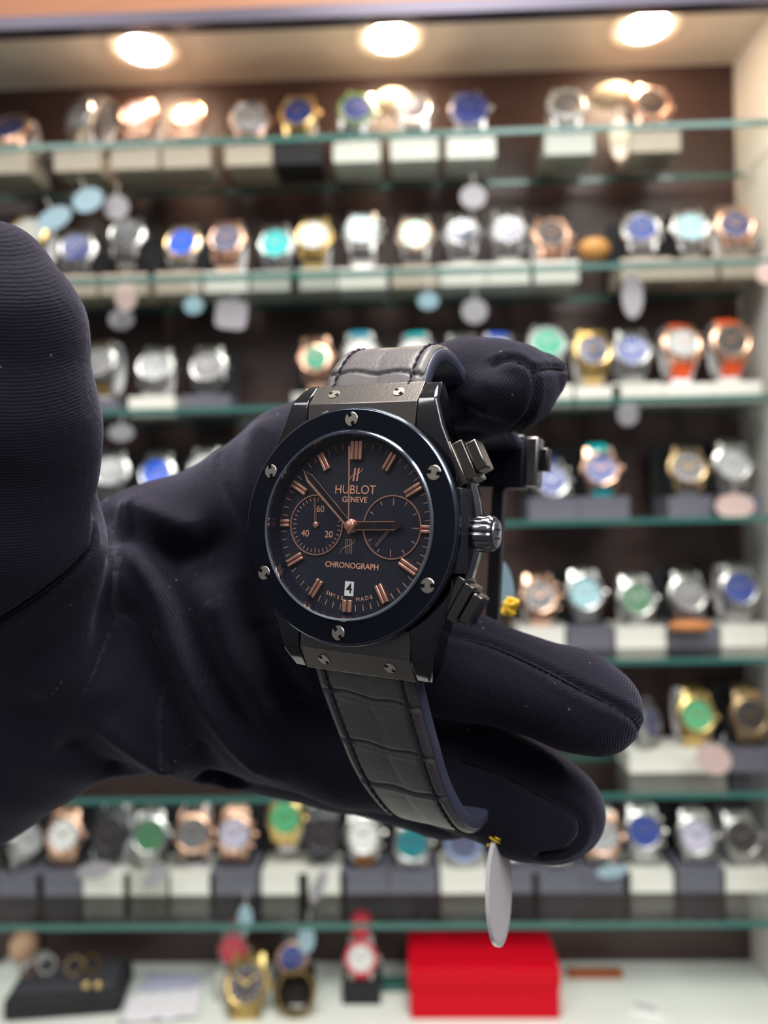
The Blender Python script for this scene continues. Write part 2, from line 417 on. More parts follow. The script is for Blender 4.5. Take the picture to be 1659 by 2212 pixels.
def wristwatch(mtx, scale, metal, dial, strap, case='round', bez=None, pushers=False, straps='ul', label='', group=''):
    root = empty('wristwatch', mtx @ Matrix.Scale(scale, 4), label, 'watch', group)
    m = MET[metal]; bm_ = {'c': CERAM, None: m}.get(bez) or (MET[bez] if bez in MET else strapm(bez))
    linkmesh('case', proto('case' + case, m_case(case)), m, root)
    linkmesh('bezel', proto('bezel' + case, m_bezel(case)), bm_, root)
    linkmesh('dial', proto('dial', m_dial), dialm(dial), root)
    linkmesh('hour_markers', proto('marks', m_marks), MET['S'] if dial not in ('white', 'ice', 'silver', 'lilac') else MET['K'], root)
    linkmesh('hands', proto('hands', m_hands), m if metal != 'K' else MET['S'], root)
    linkmesh('crown', proto('crown', m_crown), m, root)
    if pushers:
        for s in (-1, 1): linkmesh('pusher', proto('pusher', m_pusher), m, root, rot=(0, R(32 * s), 0))
    kind = 'bracelet' if strap in MET else 'leather'
    if 'u' in straps: linkmesh('upper_strap', proto('u' + kind, m_strap(True, kind)), strapm(strap), root)
    if 'l' in straps: linkmesh('lower_strap', proto('l' + kind, m_strap(False, kind)), strapm(strap), root)
    return root

BASEM = {'W': mat('white_acrylic', (.72, .72, .67), .25, coat=.3), 'G': mat('lavender_grey_block', (.115, .115, .15), .5), 'B': mat('warm_lit_beige_block', (.46, .39, .32), .4), 'K': mat('black_velvet_block', (.012, .012, .016), .8),  # beige carries the warm downlight tint of the upper-shelf blocks
         'T': mat('frosted_block', (.45, .46, .42), .25, coat=.4)}
RINGM = {'W': mat('white_cuff', (.72, .71, .74), .3, coat=.3), 'K': BASEM['K'], 'C': mat('smoked_cuff', (.33, .33, .37), .25, coat=.4)}
def m_base(): return bevel(MB().box(-23.5, 23.5, 0, 46, 0, 21).build('base_block', MET['S'], None, MM, smooth=True), .0012)
def m_cuff():
    b = MB(); v = []; n = 30
    for i in range(n):
        a = R(-165 + 330 * i / (n - 1)) + math.pi
        v.append((17 - 15.2 * math.cos(a), 28.2 * math.sin(a)))
    vv = []; f = []
    for i, (y, z) in enumerate(v):
        k = 1 - 1.6 / 20
        for (x, s) in ((-12.5, 1), (12.5, 1), (12.5, k), (-12.5, k)): vv.append(Vector((x, 17 + (y - 17) * s, z * s)))
    for i in range(n - 1):
        for j in range(4): f.append((i * 4 + j, i * 4 + (j + 1) % 4, (i + 1) * 4 + (j + 1) % 4, (i + 1) * 4 + j))
    f.append((0, 1, 2, 3)); f.append(tuple((n - 1) * 4 + j for j in range(4)))
    b.add(vv, f); b.box(-9, 9, 12, 24, -36, -27)
    return b.build('cuff', MET['S'], None, MM)
def m_panel():
    return bevel(MB().box(-22, 22, 0, 6, 0, 74).build('back_panel', MET['S'], None, MM, smooth=True), .003)

# per watch: shelf row, pixel x, pixel y, metal, dial, strap, options, look, short name, stand code (base, cuff)
W = [
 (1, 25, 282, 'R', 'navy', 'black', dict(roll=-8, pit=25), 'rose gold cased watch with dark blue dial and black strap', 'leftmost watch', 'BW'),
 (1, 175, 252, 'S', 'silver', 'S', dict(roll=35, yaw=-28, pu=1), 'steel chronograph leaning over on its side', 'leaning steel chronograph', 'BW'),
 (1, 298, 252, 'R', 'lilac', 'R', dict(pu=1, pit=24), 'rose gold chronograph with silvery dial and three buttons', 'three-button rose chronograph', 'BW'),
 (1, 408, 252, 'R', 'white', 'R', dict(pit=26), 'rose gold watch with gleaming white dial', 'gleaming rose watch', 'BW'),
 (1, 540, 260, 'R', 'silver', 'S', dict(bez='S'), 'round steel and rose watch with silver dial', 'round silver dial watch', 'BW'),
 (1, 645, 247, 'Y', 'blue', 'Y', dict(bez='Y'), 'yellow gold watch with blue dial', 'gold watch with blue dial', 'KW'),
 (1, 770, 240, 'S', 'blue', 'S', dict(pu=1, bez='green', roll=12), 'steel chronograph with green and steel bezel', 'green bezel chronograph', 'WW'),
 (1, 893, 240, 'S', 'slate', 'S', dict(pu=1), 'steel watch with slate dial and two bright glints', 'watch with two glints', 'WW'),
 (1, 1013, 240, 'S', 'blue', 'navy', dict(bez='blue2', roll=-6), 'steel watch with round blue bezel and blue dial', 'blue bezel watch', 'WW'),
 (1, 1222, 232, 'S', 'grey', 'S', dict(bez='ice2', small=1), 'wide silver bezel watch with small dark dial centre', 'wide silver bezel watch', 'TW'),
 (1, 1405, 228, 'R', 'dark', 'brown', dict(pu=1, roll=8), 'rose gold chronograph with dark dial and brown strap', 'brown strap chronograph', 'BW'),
 (2, 65, 505, 'Y', 'silver', 'S', dict(), 'gold and steel watch half hidden behind the thumb', 'half hidden gold watch', 'BW'),
 (2, 168, 540, 'S', 'blue', 'S', dict(), 'steel bracelet watch with royal blue dial', 'royal blue steel watch', 'BK'),
 (2, 275, 510, 'S', 'grey', 'S', dict(), 'steel bracelet watch with mid grey dial and rose tag beneath', 'grey dial steel watch', 'BK'),
 (2, 395, 528, 'S', 'vivid', 'S', dict(bez='Y', pu=0), 'steel watch with vivid cobalt dial', 'cobalt dial watch', 'BK'),
 (2, 490, 520, 'R', 'slate', 'R', dict(case='oct'), 'rose gold octagonal watch with slate dial', 'octagonal rose watch', 'WW'),
 (2, 597, 530, 'S', 'turq', 'S', dict(case='oct', bdial=1), 'steel watch with bright turquoise dial', 'turquoise dial watch', 'TK'),
 (2, 678, 512, 'Y', 'white', 'Y', dict(), 'slim yellow gold watch with white dial', 'gold watch with white dial', 'TW'),
 (2, 782, 500, 'S', 'ice', 'S', dict(pu=1), 'steel watch with pale ice dial and polished bezel', 'pale ice dial watch', 'WW'),
 (2, 897, 510, 'S', 'mint', 'S', dict(bez='R'), 'steel watch with mint dial and rose glint', 'mint dial watch', 'BW'),
 (2, 997, 505, 'S', 'navy', 'S', dict(case='oct'), 'dull steel octagonal watch with navy dial', 'dull navy watch', 'WC'),
 (2, 1097, 500, 'S', 'slate', 'S', dict(case='oct'), 'bright steel octagonal watch with slate blue dial', 'bright slate watch', 'WC'),
 (2, 1190, 510, 'R', 'dark', 'R', dict(case='oct', pu=1), 'rose gold chronograph with dark dial on white cuff', 'rose chronograph with dark dial', 'WW'),
 (2, 1385, 498, 'S', 'blue', 'S', dict(pu=1, case='gear'), 'steel diver watch with blue dial and notched bezel', 'blue notched diver', 'BK'),
 (2, 1490, 495, 'S', 'ice', 'S', dict(case='oct', bdial=1), 'cushion shaped steel watch with pale blue dial', 'cushion shaped pale blue watch', 'BK'),
 (2, 1587, 490, 'R', 'navy', 'S', dict(case='oct'), 'pinkish steel watch with navy dial beside the side panel', 'pinkish watch', 'BW'),
 (3, 215, 785, 'S', 'grey', 'Y', dict(pu=1), 'steel and gold watch just right of the thumb', 'steel and gold watch', 'GW'),
 (3, 335, 795, 'S', 'silver', 'S', dict(pu=1, roll=8), 'large steel chronograph with silver dial on white block', 'large silver chronograph', 'WW'),
 (3, 450, 795, 'S', 'grey', 'S', dict(case='gear', pu=1), 'steel sports watch with grey dial tapering to its bracelet', 'grey sports watch', 'GK'),
 (3, 683, 775, 'R', 'mint', 'R', dict(case='oct', small=1, bez='R'), 'rose gold octagonal watch with small green dial', 'rose watch with green dial', 'TK'),
 (3, 780, 765, 'S', 'white', 'sky', dict(), 'white dial watch on sky blue strap, above the leather band', 'sky blue strap watch', 'TK'),
 (3, 900, 765, 'S', 'white', 'turq', dict(), 'watch on turquoise strap hidden behind the leather band', 'turquoise strap watch', 'TK'),
 (3, 1000, 765, 'S', 'grey', 'S', dict(), 'grey watch mostly hidden behind the band top edge', 'hidden grey watch', 'TK'),
 (3, 1078, 765, 'S', 'white', 'blue', dict(), 'watch on royal blue strap above the gloved index fingertip', 'royal blue strap watch', 'TW'),
 (3, 1182, 745, 'S', 'mint', 'S', dict(bez='ice2'), 'steel watch with green dial over the fingertip', 'steel watch with green dial', 'WW'),
 (3, 1280, 760, 'Y', 'slate', 'Y', dict(), 'yellow gold watch with slate dial and strong glint', 'gold watch with slate dial', 'WW'),
 (3, 1365, 760, 'S', 'blue', 'S', dict(), 'steel bracelet watch with denim blue dial', 'denim blue watch', 'WC'),
 (3, 1472, 745, 'R', 'silver', 'orange', dict(pu=1, bez='R'), 'rose gold chronograph with silver dial on orange strap', 'first orange strap watch', 'WW'),
 (3, 1578, 740, 'R', 'dark', 'orange', dict(bez='R', pu=1), 'rose gold watch with darker dial on orange strap', 'second orange strap watch', 'WW'),
 (4, 240, 1020, 'S', 'silver', 'S', dict(), 'silver watch peeking out just right of the thumb', 'silver peeking watch', 'GK'),
 (4, 340, 1025, 'S', 'vivid', 'S', dict(bez='S'), 'steel watch with cobalt dial above the gloved palm', 'cobalt watch above palm', 'GK'),
 (4, 445, 1015, 'S', 'white', 'S', dict(), 'pale steel watch cut off by the glove edge', 'pale cut off watch', 'GK'),
 (4, 1190, 1040, 'S', 'blue', 'navy', dict(case='gear', pu=1, bdial=1), 'large steel watch with blue dial on navy strap', 'navy strap watch', 'GK'),
 (4, 1297, 1015, 'R', 'blue', 'turq', dict(case='oct'), 'octagonal rose gold watch on turquoise strap', 'rose watch on turquoise strap', 'GK'),
 (4, 1485, 1013, 'B', 'dark', 'S', dict(case='round'), 'champagne coloured watch with dark dial', 'champagne watch', 'GK'),
 (4, 1580, 1005, 'S', 'silver', 'S', dict(roll=5), 'slim greyish watch with a tag below it', 'slim greyish watch', 'GK'),
 (5, 1165, 1290, 'R', 'dark', 'R', dict(case='oct', pu=1), 'rose gold watch with dark dial lying on white cuff', 'rose watch on white cuff', 'WW'),
 (5, 1263, 1282, 'S', 'ice', 'S', dict(bdial=1), 'steel watch with milky white dial', 'milky dial watch', 'GK'),
 (5, 1375, 1295, 'S', 'green', 'S', dict(), 'steel bracelet watch with olive green dial on white cuff', 'olive dial watch', 'WW'),
 (5, 1485, 1285, 'S', 'grey', 'S', dict(), 'grey steel watch with grey dial', 'all grey watch', 'GK'),
 (5, 1595, 1272, 'S', 'blue', 'S', dict(pu=0, roll=6), 'steel watch with blue dial on white cuff by the side panel', 'blue dial watch by panel', 'WW'),
 (6, 1400, 1560, 'S', 'slate', 'S', dict(yaw=45), 'slate blue watch turned sideways behind the middle fingertip', 'sideways slate watch', 'WC'),
 (6, 1503, 1545, 'Y', 'bgreen', 'Y', dict(bez='Y', roll=8), 'yellow gold watch with green dial on white cuff', 'gold watch with green dial', 'WW'),
 (6, 1618, 1545, 'B', 'dark', 'B', dict(bez='B'), 'bronze toned watch with black dial', 'bronze watch', 'GK'),
 (7, 55, 1815, 'S', 'silver', 'S', dict(yaw=60, roll=15), 'steel bracelet watch turned to its side, far left', 'sideways steel watch', 'GK'),
 (7, 140, 1803, 'R', 'white', 'R', dict(bdial=1), 'rose gold bracelet watch with plain white dial', 'plain white rose watch', 'GK'),
 (7, 238, 1800, 'K', 'dark', 'black', dict(case='round'), 'all black watch on white display cuff', 'all black watch', 'WW'),
 (7, 325, 1805, 'S', 'green', 'S', dict(pu=0, case='gear'), 'steel diver watch with dark green dial', 'dark green diver', 'TK'),
 (7, 418, 1800, 'R', 'grey', 'black', dict(pu=1), 'skeleton look rose and grey watch with two blue glints', 'skeleton look watch', 'WW'),
 (7, 508, 1800, 'R', 'lilac', 'R', dict(pu=1), 'rose gold chronograph with lilac dial', 'lilac dial chronograph', 'GK'),
 (7, 617, 1765, 'Y', 'bgreen', 'Y', dict(bdial=1, pit=10), 'bright yellow gold watch with green dial standing tall', 'tall gold green watch', 'WW'),
 (7, 697, 1800, 'K', 'dark', 'black', dict(), 'dark brown and black watch in the shade of the fingers', 'dark brown watch', 'WW'),
 (7, 785, 1803, 'S', 'white', 'brown', dict(pu=1, bdial=1), 'steel chronograph with white dial under the strap', 'white chronograph under strap', 'GK'),
 (7, 890, 1820, 'S', 'teal', 'S', dict(case='gear', bdial=1), 'steel diver with sea green dial', 'sea green diver', 'GK'),
 (7, 1000, 1820, 'S', 'slate', 'S', dict(bez='slate2'), 'steel watch with light blue bezel on white block', 'light blue bezel watch', 'WC'),
 (7, 1105, 1815, 'S', 'silver', 'S', dict(), 'beige silver watch behind the hanging tag', 'beige watch behind tag', 'GK'),
 (7, 1197, 1822, 'S', 'silver', 'S', dict(), 'steel watch peeking below the lowest fingertip', 'watch under fingertip', 'GK'),
 (7, 1300, 1805, 'R', 'silver', 'S', dict(), 'steel and rose bracelet watch right of the lowest fingertip', 'steel and rose bracelet watch', 'GK'),
 (7, 1390, 1795, 'S', 'blue', 'S', dict(pu=1), 'steel chronograph with bright blue dial on white block', 'bright blue chronograph', 'WC'),
 (7, 1503, 1805, 'S', 'lilac', 'S', dict(bdial=1), 'steel bracelet watch with pale lilac dial', 'pale lilac steel watch', 'GK'),
 (7, 1600, 1808, 'S', 'dark', 'S', dict(case='gear'), 'steel watch with black dial beside the side panel', 'black dial watch by panel', 'WC'),
]
mat('strap_green', (.10, .25, .03), .3); mat('strap_blue2', (.05, .07, .32), .3, coat=.4); mat('strap_ice2', (.45, .50, .50), .3, coat=.4); mat('strap_slate2', (.25, .33, .55), .3, coat=.4)
_sm = strapm
def strapm(k): return MATS['strap_' + k] if ('strap_' + k) in MATS else _sm(k)
YWATCH = .768
prev = {}
for (row, px, py, metal, dial, strap, op, look, short, st) in W:
    z = shelf_z[row - 1]
    c = at_y(px, py, YWATCH)
    yaw = op.get('yaw', random.uniform(-5, 5)); pit = op.get('pit', random.uniform(12, 20)); roll = op.get('roll', random.uniform(-3, 3))
    rowname = ordn[row - 1]
    def lab(t):
        n = len(t.split()); assert n <= 16, (n, t); return t
    pre = prev.get(row); tail = f', {rowname} shelf'
    full = look + tail + (f', right of {pre}' if pre else '')
    if len(full.split()) > 16: full = look + tail
    label = lab(full); prev[row] = short
    mt = Matrix.Translation(c) @ Matrix.Rotation(R(yaw), 4, 'Z') @ Matrix.Rotation(R(-pit), 4, 'X') @ Matrix.Rotation(R(roll), 4, 'Y')
    sc = 1.0
    w = wristwatch(mt, sc, metal, dial, strap, op.get('case', 'round'), op.get('bez'), bool(op.get('pu')), 'ul', label, f'watches on the {rowname} shelf')
    if op.get('bdial') or op.get('small'):
        for ch in w.children:
            if ch.name.startswith('dial') or ch.name.startswith('hour_markers'):
                k = 1.12 if op.get('bdial') else .8
                ch.scale = (k, 1.06 if op.get('bdial') else 1.0, k)
            if ch.name.startswith('bezel') and op.get('small'): ch.scale = (1.02, 1.05, 1.02)
    # stand
    bx = c.x
    root = empty('display_stand', Matrix.Translation((bx, .755, z)), lab({'W': 'white', 'G': 'grey', 'B': 'warm-lit beige', 'K': 'black', 'T': 'frosted'}[st[0]] + f' display stand under the {short}, {rowname} shelf'), 'display stand', f'stands on the {rowname} shelf')
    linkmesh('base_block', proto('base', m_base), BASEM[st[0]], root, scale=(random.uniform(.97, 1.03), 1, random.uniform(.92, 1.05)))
    cu = linkmesh('cuff', proto('cuff', m_cuff), RINGM[st[1]], root)
    cu.matrix_world = Matrix.Translation(c) @ Matrix.Rotation(R(yaw), 4, 'Z') @ Matrix.Rotation(R(-pit * .5), 4, 'X')
    cu.matrix_parent_inverse = Matrix()
    cu.matrix_basis = root.matrix_world.inverted() @ (Matrix.Translation(c) @ Matrix.Rotation(R(yaw), 4, 'Z') @ Matrix.Rotation(R(-pit), 4, 'X'))
    if st[1] == 'K':
        linkmesh('back_panel', proto('panel', m_panel), BASEM['K'], root, loc=(0, .050, 0), scale=(1.06, 1, 1))

# ================================================================= THE HELD WATCH
# local frame in millimetres: x to 3 o'clock, y to 12 o'clock, z out of the crystal
Rw = Matrix(((0.89872904, 0.05905665, -0.4345094), (-0.03047478, 0.9969055, 0.07246181), (0.43744416, -0.05188196, 0.89774767)))
LOC = CAMM @ (Matrix.Translation((-6.9108556 * MM, -2.3373782 * MM, -135.820476 * MM)) @ Rw.to_4x4())
HW = empty('wristwatch', LOC, 'black skeleton-marked chronograph with rose gold hands, held up on gloved fingers', 'watch')
HW['label'] = 'large black chronograph with rose gold hands and leather strap, held on gloved fingers'
def B(): return MB()
def add(b, name, m, parent=HW, ang=35, bev=None): return b.build(name, m, parent, MM, ang=ang, bev=bev)

# case middle
b = B(); b.lathe([(0, -11.5), (17.0, -11.5), (19.2, -10.4), (20.3, -8.6), (20.6, -6.0), (20.4, -3.0), (20.2, -2.25), (17.0, -2.25), (16.95, -3.45), (0, -3.45)], 96)
case = add(b, 'case', M_BLACKPOL)
# bezel
b = B(); b.ring([(16.9, -2.6), (16.9, -.15), (17.1, 0), (20.75, 0), (21.2, -.35), (21.2, -1.9), (20.9, -2.3)], 128)
bez = add(b, 'bezel', M_BEZEL, ang=25)
b = B(); b.ring([(20.72, .012), (21.22, -.38), (21.26, -.5), (20.9, -.06)], 128)
add(b, 'bezel_edge', mat('polished_blue_edge', (.17, .20, .26), .14, 1.0), bez)
def hscrew(M4, r, rot, parent=HW, tint=M_SCREW):
    b = B(); b.lathe([(0, -.3), (r, -.3), (r, .06), (r * .95, .12), (0, .12)], 32, M4)
    s = add(b, 'screw', tint, parent)
    Mr = M4 @ Matrix.Rotation(R(rot), 4, 'Z')
    for sg in (-1, 1):
        b = B(); b.box(-.26 * r, .26 * r, sg * r * .38, sg * r * 1.0, .05, .135, Mr); add(b, 'slot', M_SLOT, s)
    return s
for a, rot in ((90, 25), (30, 80), (-30, 95), (-90, 40), (-150, 60), (150, 15)):
    hscrew(Matrix.Translation((18.95 * math.cos(R(a)), 18.95 * math.sin(R(a)), .02)), 1.28, rot)
# crystal with polished rim, inner flange, dial
b = B(); b.ring([(16.25, -.2), (16.35, .25), (16.7, .38), (16.95, .1), (16.95, -.4), (16.3, -.5)], 128); add(b, 'crystal_rim', M_RIM)
M_CRYS = thin_glass('sapphire', (.97, .975, .985), .022)
b = B(); b.lathe([(0, .42), (8, .40), (13, .33), (16.3, .18)], 96)
add(b, 'crystal', M_CRYS)
b = B(); b.ring([(16.3, -.4), (15.75, -2.9), (15.75, -3.1), (16.9, -3.1), (16.9, -.4)], 96); add(b, 'dial_flange', mat('flange', (.012, .014, .03), .25, .4))
b = B(); b.lathe([(0, -3.4), (15.9, -3.4), (15.9, -3.0), (0, -3.0)], 96); dial = add(b, 'dial', M_DIAL)
# minute track
b = B()
for k in range(60):
    if k % 5 == 0: continue
    a = R(90 - 6 * k)
    b.box(14.15, 15.25, -.05, .05, -3.0, -2.94, Matrix.Rotation(a, 4, 'Z'))
add(b, 'minute_track', M_ROSEP, dial)
# applied hour markers: paired bars with a dark channel
for h in range(12):
    a = R(90 - 30 * h); Mz = Matrix.Rotation(a, 4, 'Z'); b = B()
    r0, r1, w = 11.7, 15.2, .72
    if h == 0: w = 1.25; r0, r1 = 12.0, 15.5
    if h in (3, 9): r0, r1 = 13.35, 15.3
    if h == 6: r0, r1, w = 13.25, 15.45, .95
    if h in (2, 4, 8, 10): r0 = 11.4 if h in (4,) else 11.7
    if h == 0:
        for c0 in (-.84, 0, .84): b.box(r0, r1, c0 - .37, c0 + .37, -3.0, -2.35, Mz)
    else:
        for c0 in (-w * .58, w * .58): b.box(r0, r1, c0 - w * .38, c0 + w * .38, -3.0, -2.35, Mz)
    o = add(b, 'hour_marker', M_ROSE, dial, bev=.00012)
    b = B(); b.box(r0 + .1, r1 - .1, -w * .9, w * .9, -3.0, -2.62, Mz); add(b, 'marker_channel', mat('marker_lume', (.30, .14, .10), .35, .8), o)
# subdials
def subdial(cx, cy, r, n, longs, tick):
    b = B(); b.lathe([(0, -2.99), (r, -2.99), (r, -2.96), (0, -2.96)], 64, Matrix.Translation((cx, cy, 0)))
    o = add(b, 'subdial', M_SUBD, dial)
    b = B(); b.ring([(r - .09, -2.98), (r - .09, -2.72), (r + .12, -2.72), (r + .12, -2.98)], 96, Matrix.Translation((cx, cy, 0))); add(b, 'subdial_ring', M_ROSE, o)
    b = B()
    for k in range(n):
        a = R(90 - 360 * k / n); ln = longs if (k % (n // 4) == 0) else tick
        b.box(r - .35 - ln, r - .35, -.05, .05, -2.96, -2.93, Matrix.Translation((cx, cy, 0)) @ Matrix.Rotation(a, 4, 'Z'))
    add(b, 'subdial_scale', M_ROSEP, o)
    return o
sd1 = subdial(-7.55, -.05, 5.5, 36, .9, .6)
sd2 = subdial(7.85, .1, 5.55, 12, 1.3, .75)
def txt(s, size, x, y, m=M_ROSEP, rot=0, xs=1.0, z=-2.93, bold=0, parent=dial, name='lettering'):
    return text_part(s, size * MM, m, parent, x * MM, y * MM, z * MM, rot, name, xs, .00002, bold * MM)
txt('60', 1.75, -6.95, 2.85, parent=sd1, name='numeral'); txt('40', 1.75, -9.9, -1.75, parent=sd1, name='numeral'); txt('20', 1.75, -4.85, -1.75, parent=sd1, name='numeral')
txt('HUBLOT', 2.25, 0.02, 6.55, xs=.96, bold=.0); txt('GENEVE', 1.42, 0.05, 4.75, bold=.02)
txt('CHRONOGRAPH', 1.42, 0.25, -7.15, bold=.02)
for word, a0, a1 in (('SWISS', -110.5, -96.5), ('MADE', -82.5, -70.5)):
    for i, ch in enumerate(word):
        a = a0 + (a1 - a0) * i / (len(word) - 1)
        txt(ch, 1.0, 13.15 * math.cos(R(a)) + .2, 13.15 * math.sin(R(a)), rot=R(a + 90), name='letter')
# emblem: two leaning uprights crossed by a swash
b = B()
for x0 in (-.62, .10):
    b.poly([(x0, 8.15), (x0 + .34, 8.15), (x0 + .62, 10.55), (x0 + .28, 10.55)], -2.96, -2.9)
b.tube([(-1.15, 8.45, -2.9), (-.9, 8.95, -2.9), (-.2, 9.3, -2.9), (.6, 9.55, -2.9), (1.15, 10.0, -2.9), (1.35, 10.5, -2.9)], .09, 6)
add(b, 'emblem', M_ROSEP, dial)
# date window
b = B(); b.box(-.85, .95, -12.55, -9.95, -3.0, -2.9); o = add(b, 'date_window', M_DATE, dial)
txt('4', 2.5, .08, -11.25, m=M_INK, z=-2.87, bold=.02, parent=o, name='numeral')
# hands
def handbar(name, ang, r0, r1, w, z, m, tip=1.6, openw=0, thick=.22, parent=HW):
    b = B(); Mz = Matrix.Rotation(R(ang), 4, 'Z')
    b.poly([(r0, -w * .75), (r1 - tip, -w), (r1, 0), (r1 - tip, w), (r0, w * .75)], z, z + thick, Mz)
    return add(b, name, m, parent), Mz
hh, Mz = handbar('hour_hand', 2.5, .6, 10.3, .98, -2.35, M_ROSE, 1.6)
b = B(); b.box(1.9, 3.1, -.62, .62, -2.13, -2.1, Mz); b.box(3.35, 4.5, -.62, .62, -2.13, -2.1, Mz); b.box(5.0, 8.3, -.62, .62, -2.13, -2.1, Mz); add(b, 'open_window', M_DARKHAND, hh)
hh.data.materials[0] = mat('rose_gold_dark', (.12, .065, .05), .25, .9)
b = B()
for c0 in ((.6, .72), (.6, -.72)):
    b.box(.8, 8.7, c0[1] - .06, c0[1] + .06, -2.14, -2.06, Mz)
add(b, 'hand_outline', M_ROSE, hh)
mh, Mz = handbar('minute_hand', 136.2, .6, 14.0, .62, -2.0, M_DARKHAND, 1.5)
b = B(); b.poly([(.8, .30), (12.4, .48), (13.9, .1), (14.3, 0), (12.4, .95), (.8, .62)], -1.8, -1.7, Mz); b.poly([(.8, -.62), (12.4, -.72), (14.2, 0), (12.4, -.60), (.8, -.52)], -1.8, -1.72, Mz)
add(b, 'hand_outline', M_ROSE, mh)
b = B(); b.box(-1.5, 14.3, -.13, .13, -1.5, -1.35, Matrix.Rotation(R(93.6), 4, 'Z')); sh_ = add(b, 'seconds_hand', M_ROSE)
b = B(); Mt = Matrix.Rotation(R(3.6), 4, 'Z')
for x0 in (-.62, .28): b.box(x0 - .05, x0 + .05, -5.0, -2.5, -1.45, -1.35, Mt)
for x0 in (-.28, .62): b.box(x0 - .05, x0 + .05, -5.0, -2.5, -1.45, -1.35, Mt)
b.box(-.67, .67, -2.55, -2.45, -1.45, -1.35, Mt)
b.tube([(-1.35, -5.0, -1.4), (-1.2, -4.3, -1.4), (-.5, -3.85, -1.4), (.4, -3.5, -1.4), (1.2, -3.1, -1.4), (1.45, -2.4, -1.4)], .06, 6)
add(b, 'counterweight', M_ROSE, sh_)
b = B(); b.lathe([(0, -3.0), (1.25, -3.0), (1.25, -2.3), (.95, -2.2), (.95, -1.6), (1.0, -1.5), (.85, -1.3), (.4, -1.2), (.3, -1.0), (0, -1.0)], 32); add(b, 'hand_hub', M_ROSE)
for nm, (cx, cy, ang, ln, sd) in {'running_seconds_hand': (-7.55, -.05, 96, 4.7, sd1), 'subdial_hand': (7.85, .1, -129, 4.4, sd2)}.items():
    Mz = Matrix.Translation((cx, cy, 0)) @ Matrix.Rotation(R(ang), 4, 'Z')
    b = B(); b.box(-.6, ln, -.2, -.12, -2.6, -2.5, Mz); b.box(-.6, ln, .12, .2, -2.6, -2.5, Mz); b.box(ln - .08, ln, -.2, .2, -2.6, -2.5, Mz); b.lathe([(0, -2.9), (.55, -2.9), (.55, -2.45), (.3, -2.35), (0, -2.35)], 20, Mz)
    add(b, nm, M_ROSE, sd)

# lugs, end links
def lug(sx, sy, shift):
    st = [(5, 20.3, -3.2, -9.5), (10, 20.0, -2.7, -10.0), (14, 18.4, -2.6, -10.3), (18, 16.5, -2.7, -10.6), (22.5, 15.1, -2.9, -10.9), (23.2, 15.0, -3.2, -10.9), (26.3, 14.1, -6.1, -10.6), (26.8, 13.9, -7.2, -10.2)]
    v = []; f = []
    for y, xo, zt, zb in st:
        sf = shift * min(1, max(0, (y - 8) / 14))
        xi = max(11.25, math.sqrt(max(0, 17.15 ** 2 - y * y)))
        for x, z in ((xi, zt), (xo - .5, zt), (xo, zt - .5), (xo - .1, zb + 2), (xo - 1.2, zb), (xi, zb)): v.append(Vector((sx * x + sf, sy * y, z)))
    n = 6
    for i in range(len(st) - 1):
        for j in range(n): f.append((i * n + j, i * n + (j + 1) % n, (i + 1) * n + (j + 1) % n, (i + 1) * n + j))
    f.append(tuple(range(n))); f.append(tuple((len(st) - 1) * n + j for j in range(n)))
    b = B(); b.add(v, f); return add(b, 'lug', M_BLACKPOL, bev=.00022, ang=25)
def endlink(sy, shift, m):
    pr = [(17.6, -2.9), (22.5, -3.0), (26.7, -6.3), (26.9, -8.5), (24, -10.5), (17.6, -10.5)]
    v = []; f = []; n = len(pr)
    for sx in (-1, 1):
        for y, z in pr: v.append(Vector((sx * 11.1 + shift, sy * y, z)))
    for j in range(n): f.append((j, (j + 1) % n, n + (j + 1) % n, n + j))
    f.append(tuple(range(n))); f.append(tuple(n + j for j in range(n)))
    b = B(); b.add(v, f); o = add(b, 'end_link', m, bev=.00012, ang=20)
    for x in (-6.7, 6.7):
        nrm = Vector((0, sy * .618, .786)); M4 = Matrix.Translation((x + shift, sy * 24.6, -4.62)) @ nrm.to_track_quat('Z', 'Y').to_matrix().to_4x4()
        hscrew(M4, 1.12, random.uniform(20, 80), o)
    return o
SH_T, SH_B = 0.1, 1.55
for sx in (-1, 1): lug(sx, 1, SH_T); lug(sx, -1, SH_B)
endlink(1, SH_T, M_LINK); endlink(-1, SH_B, M_LINK)
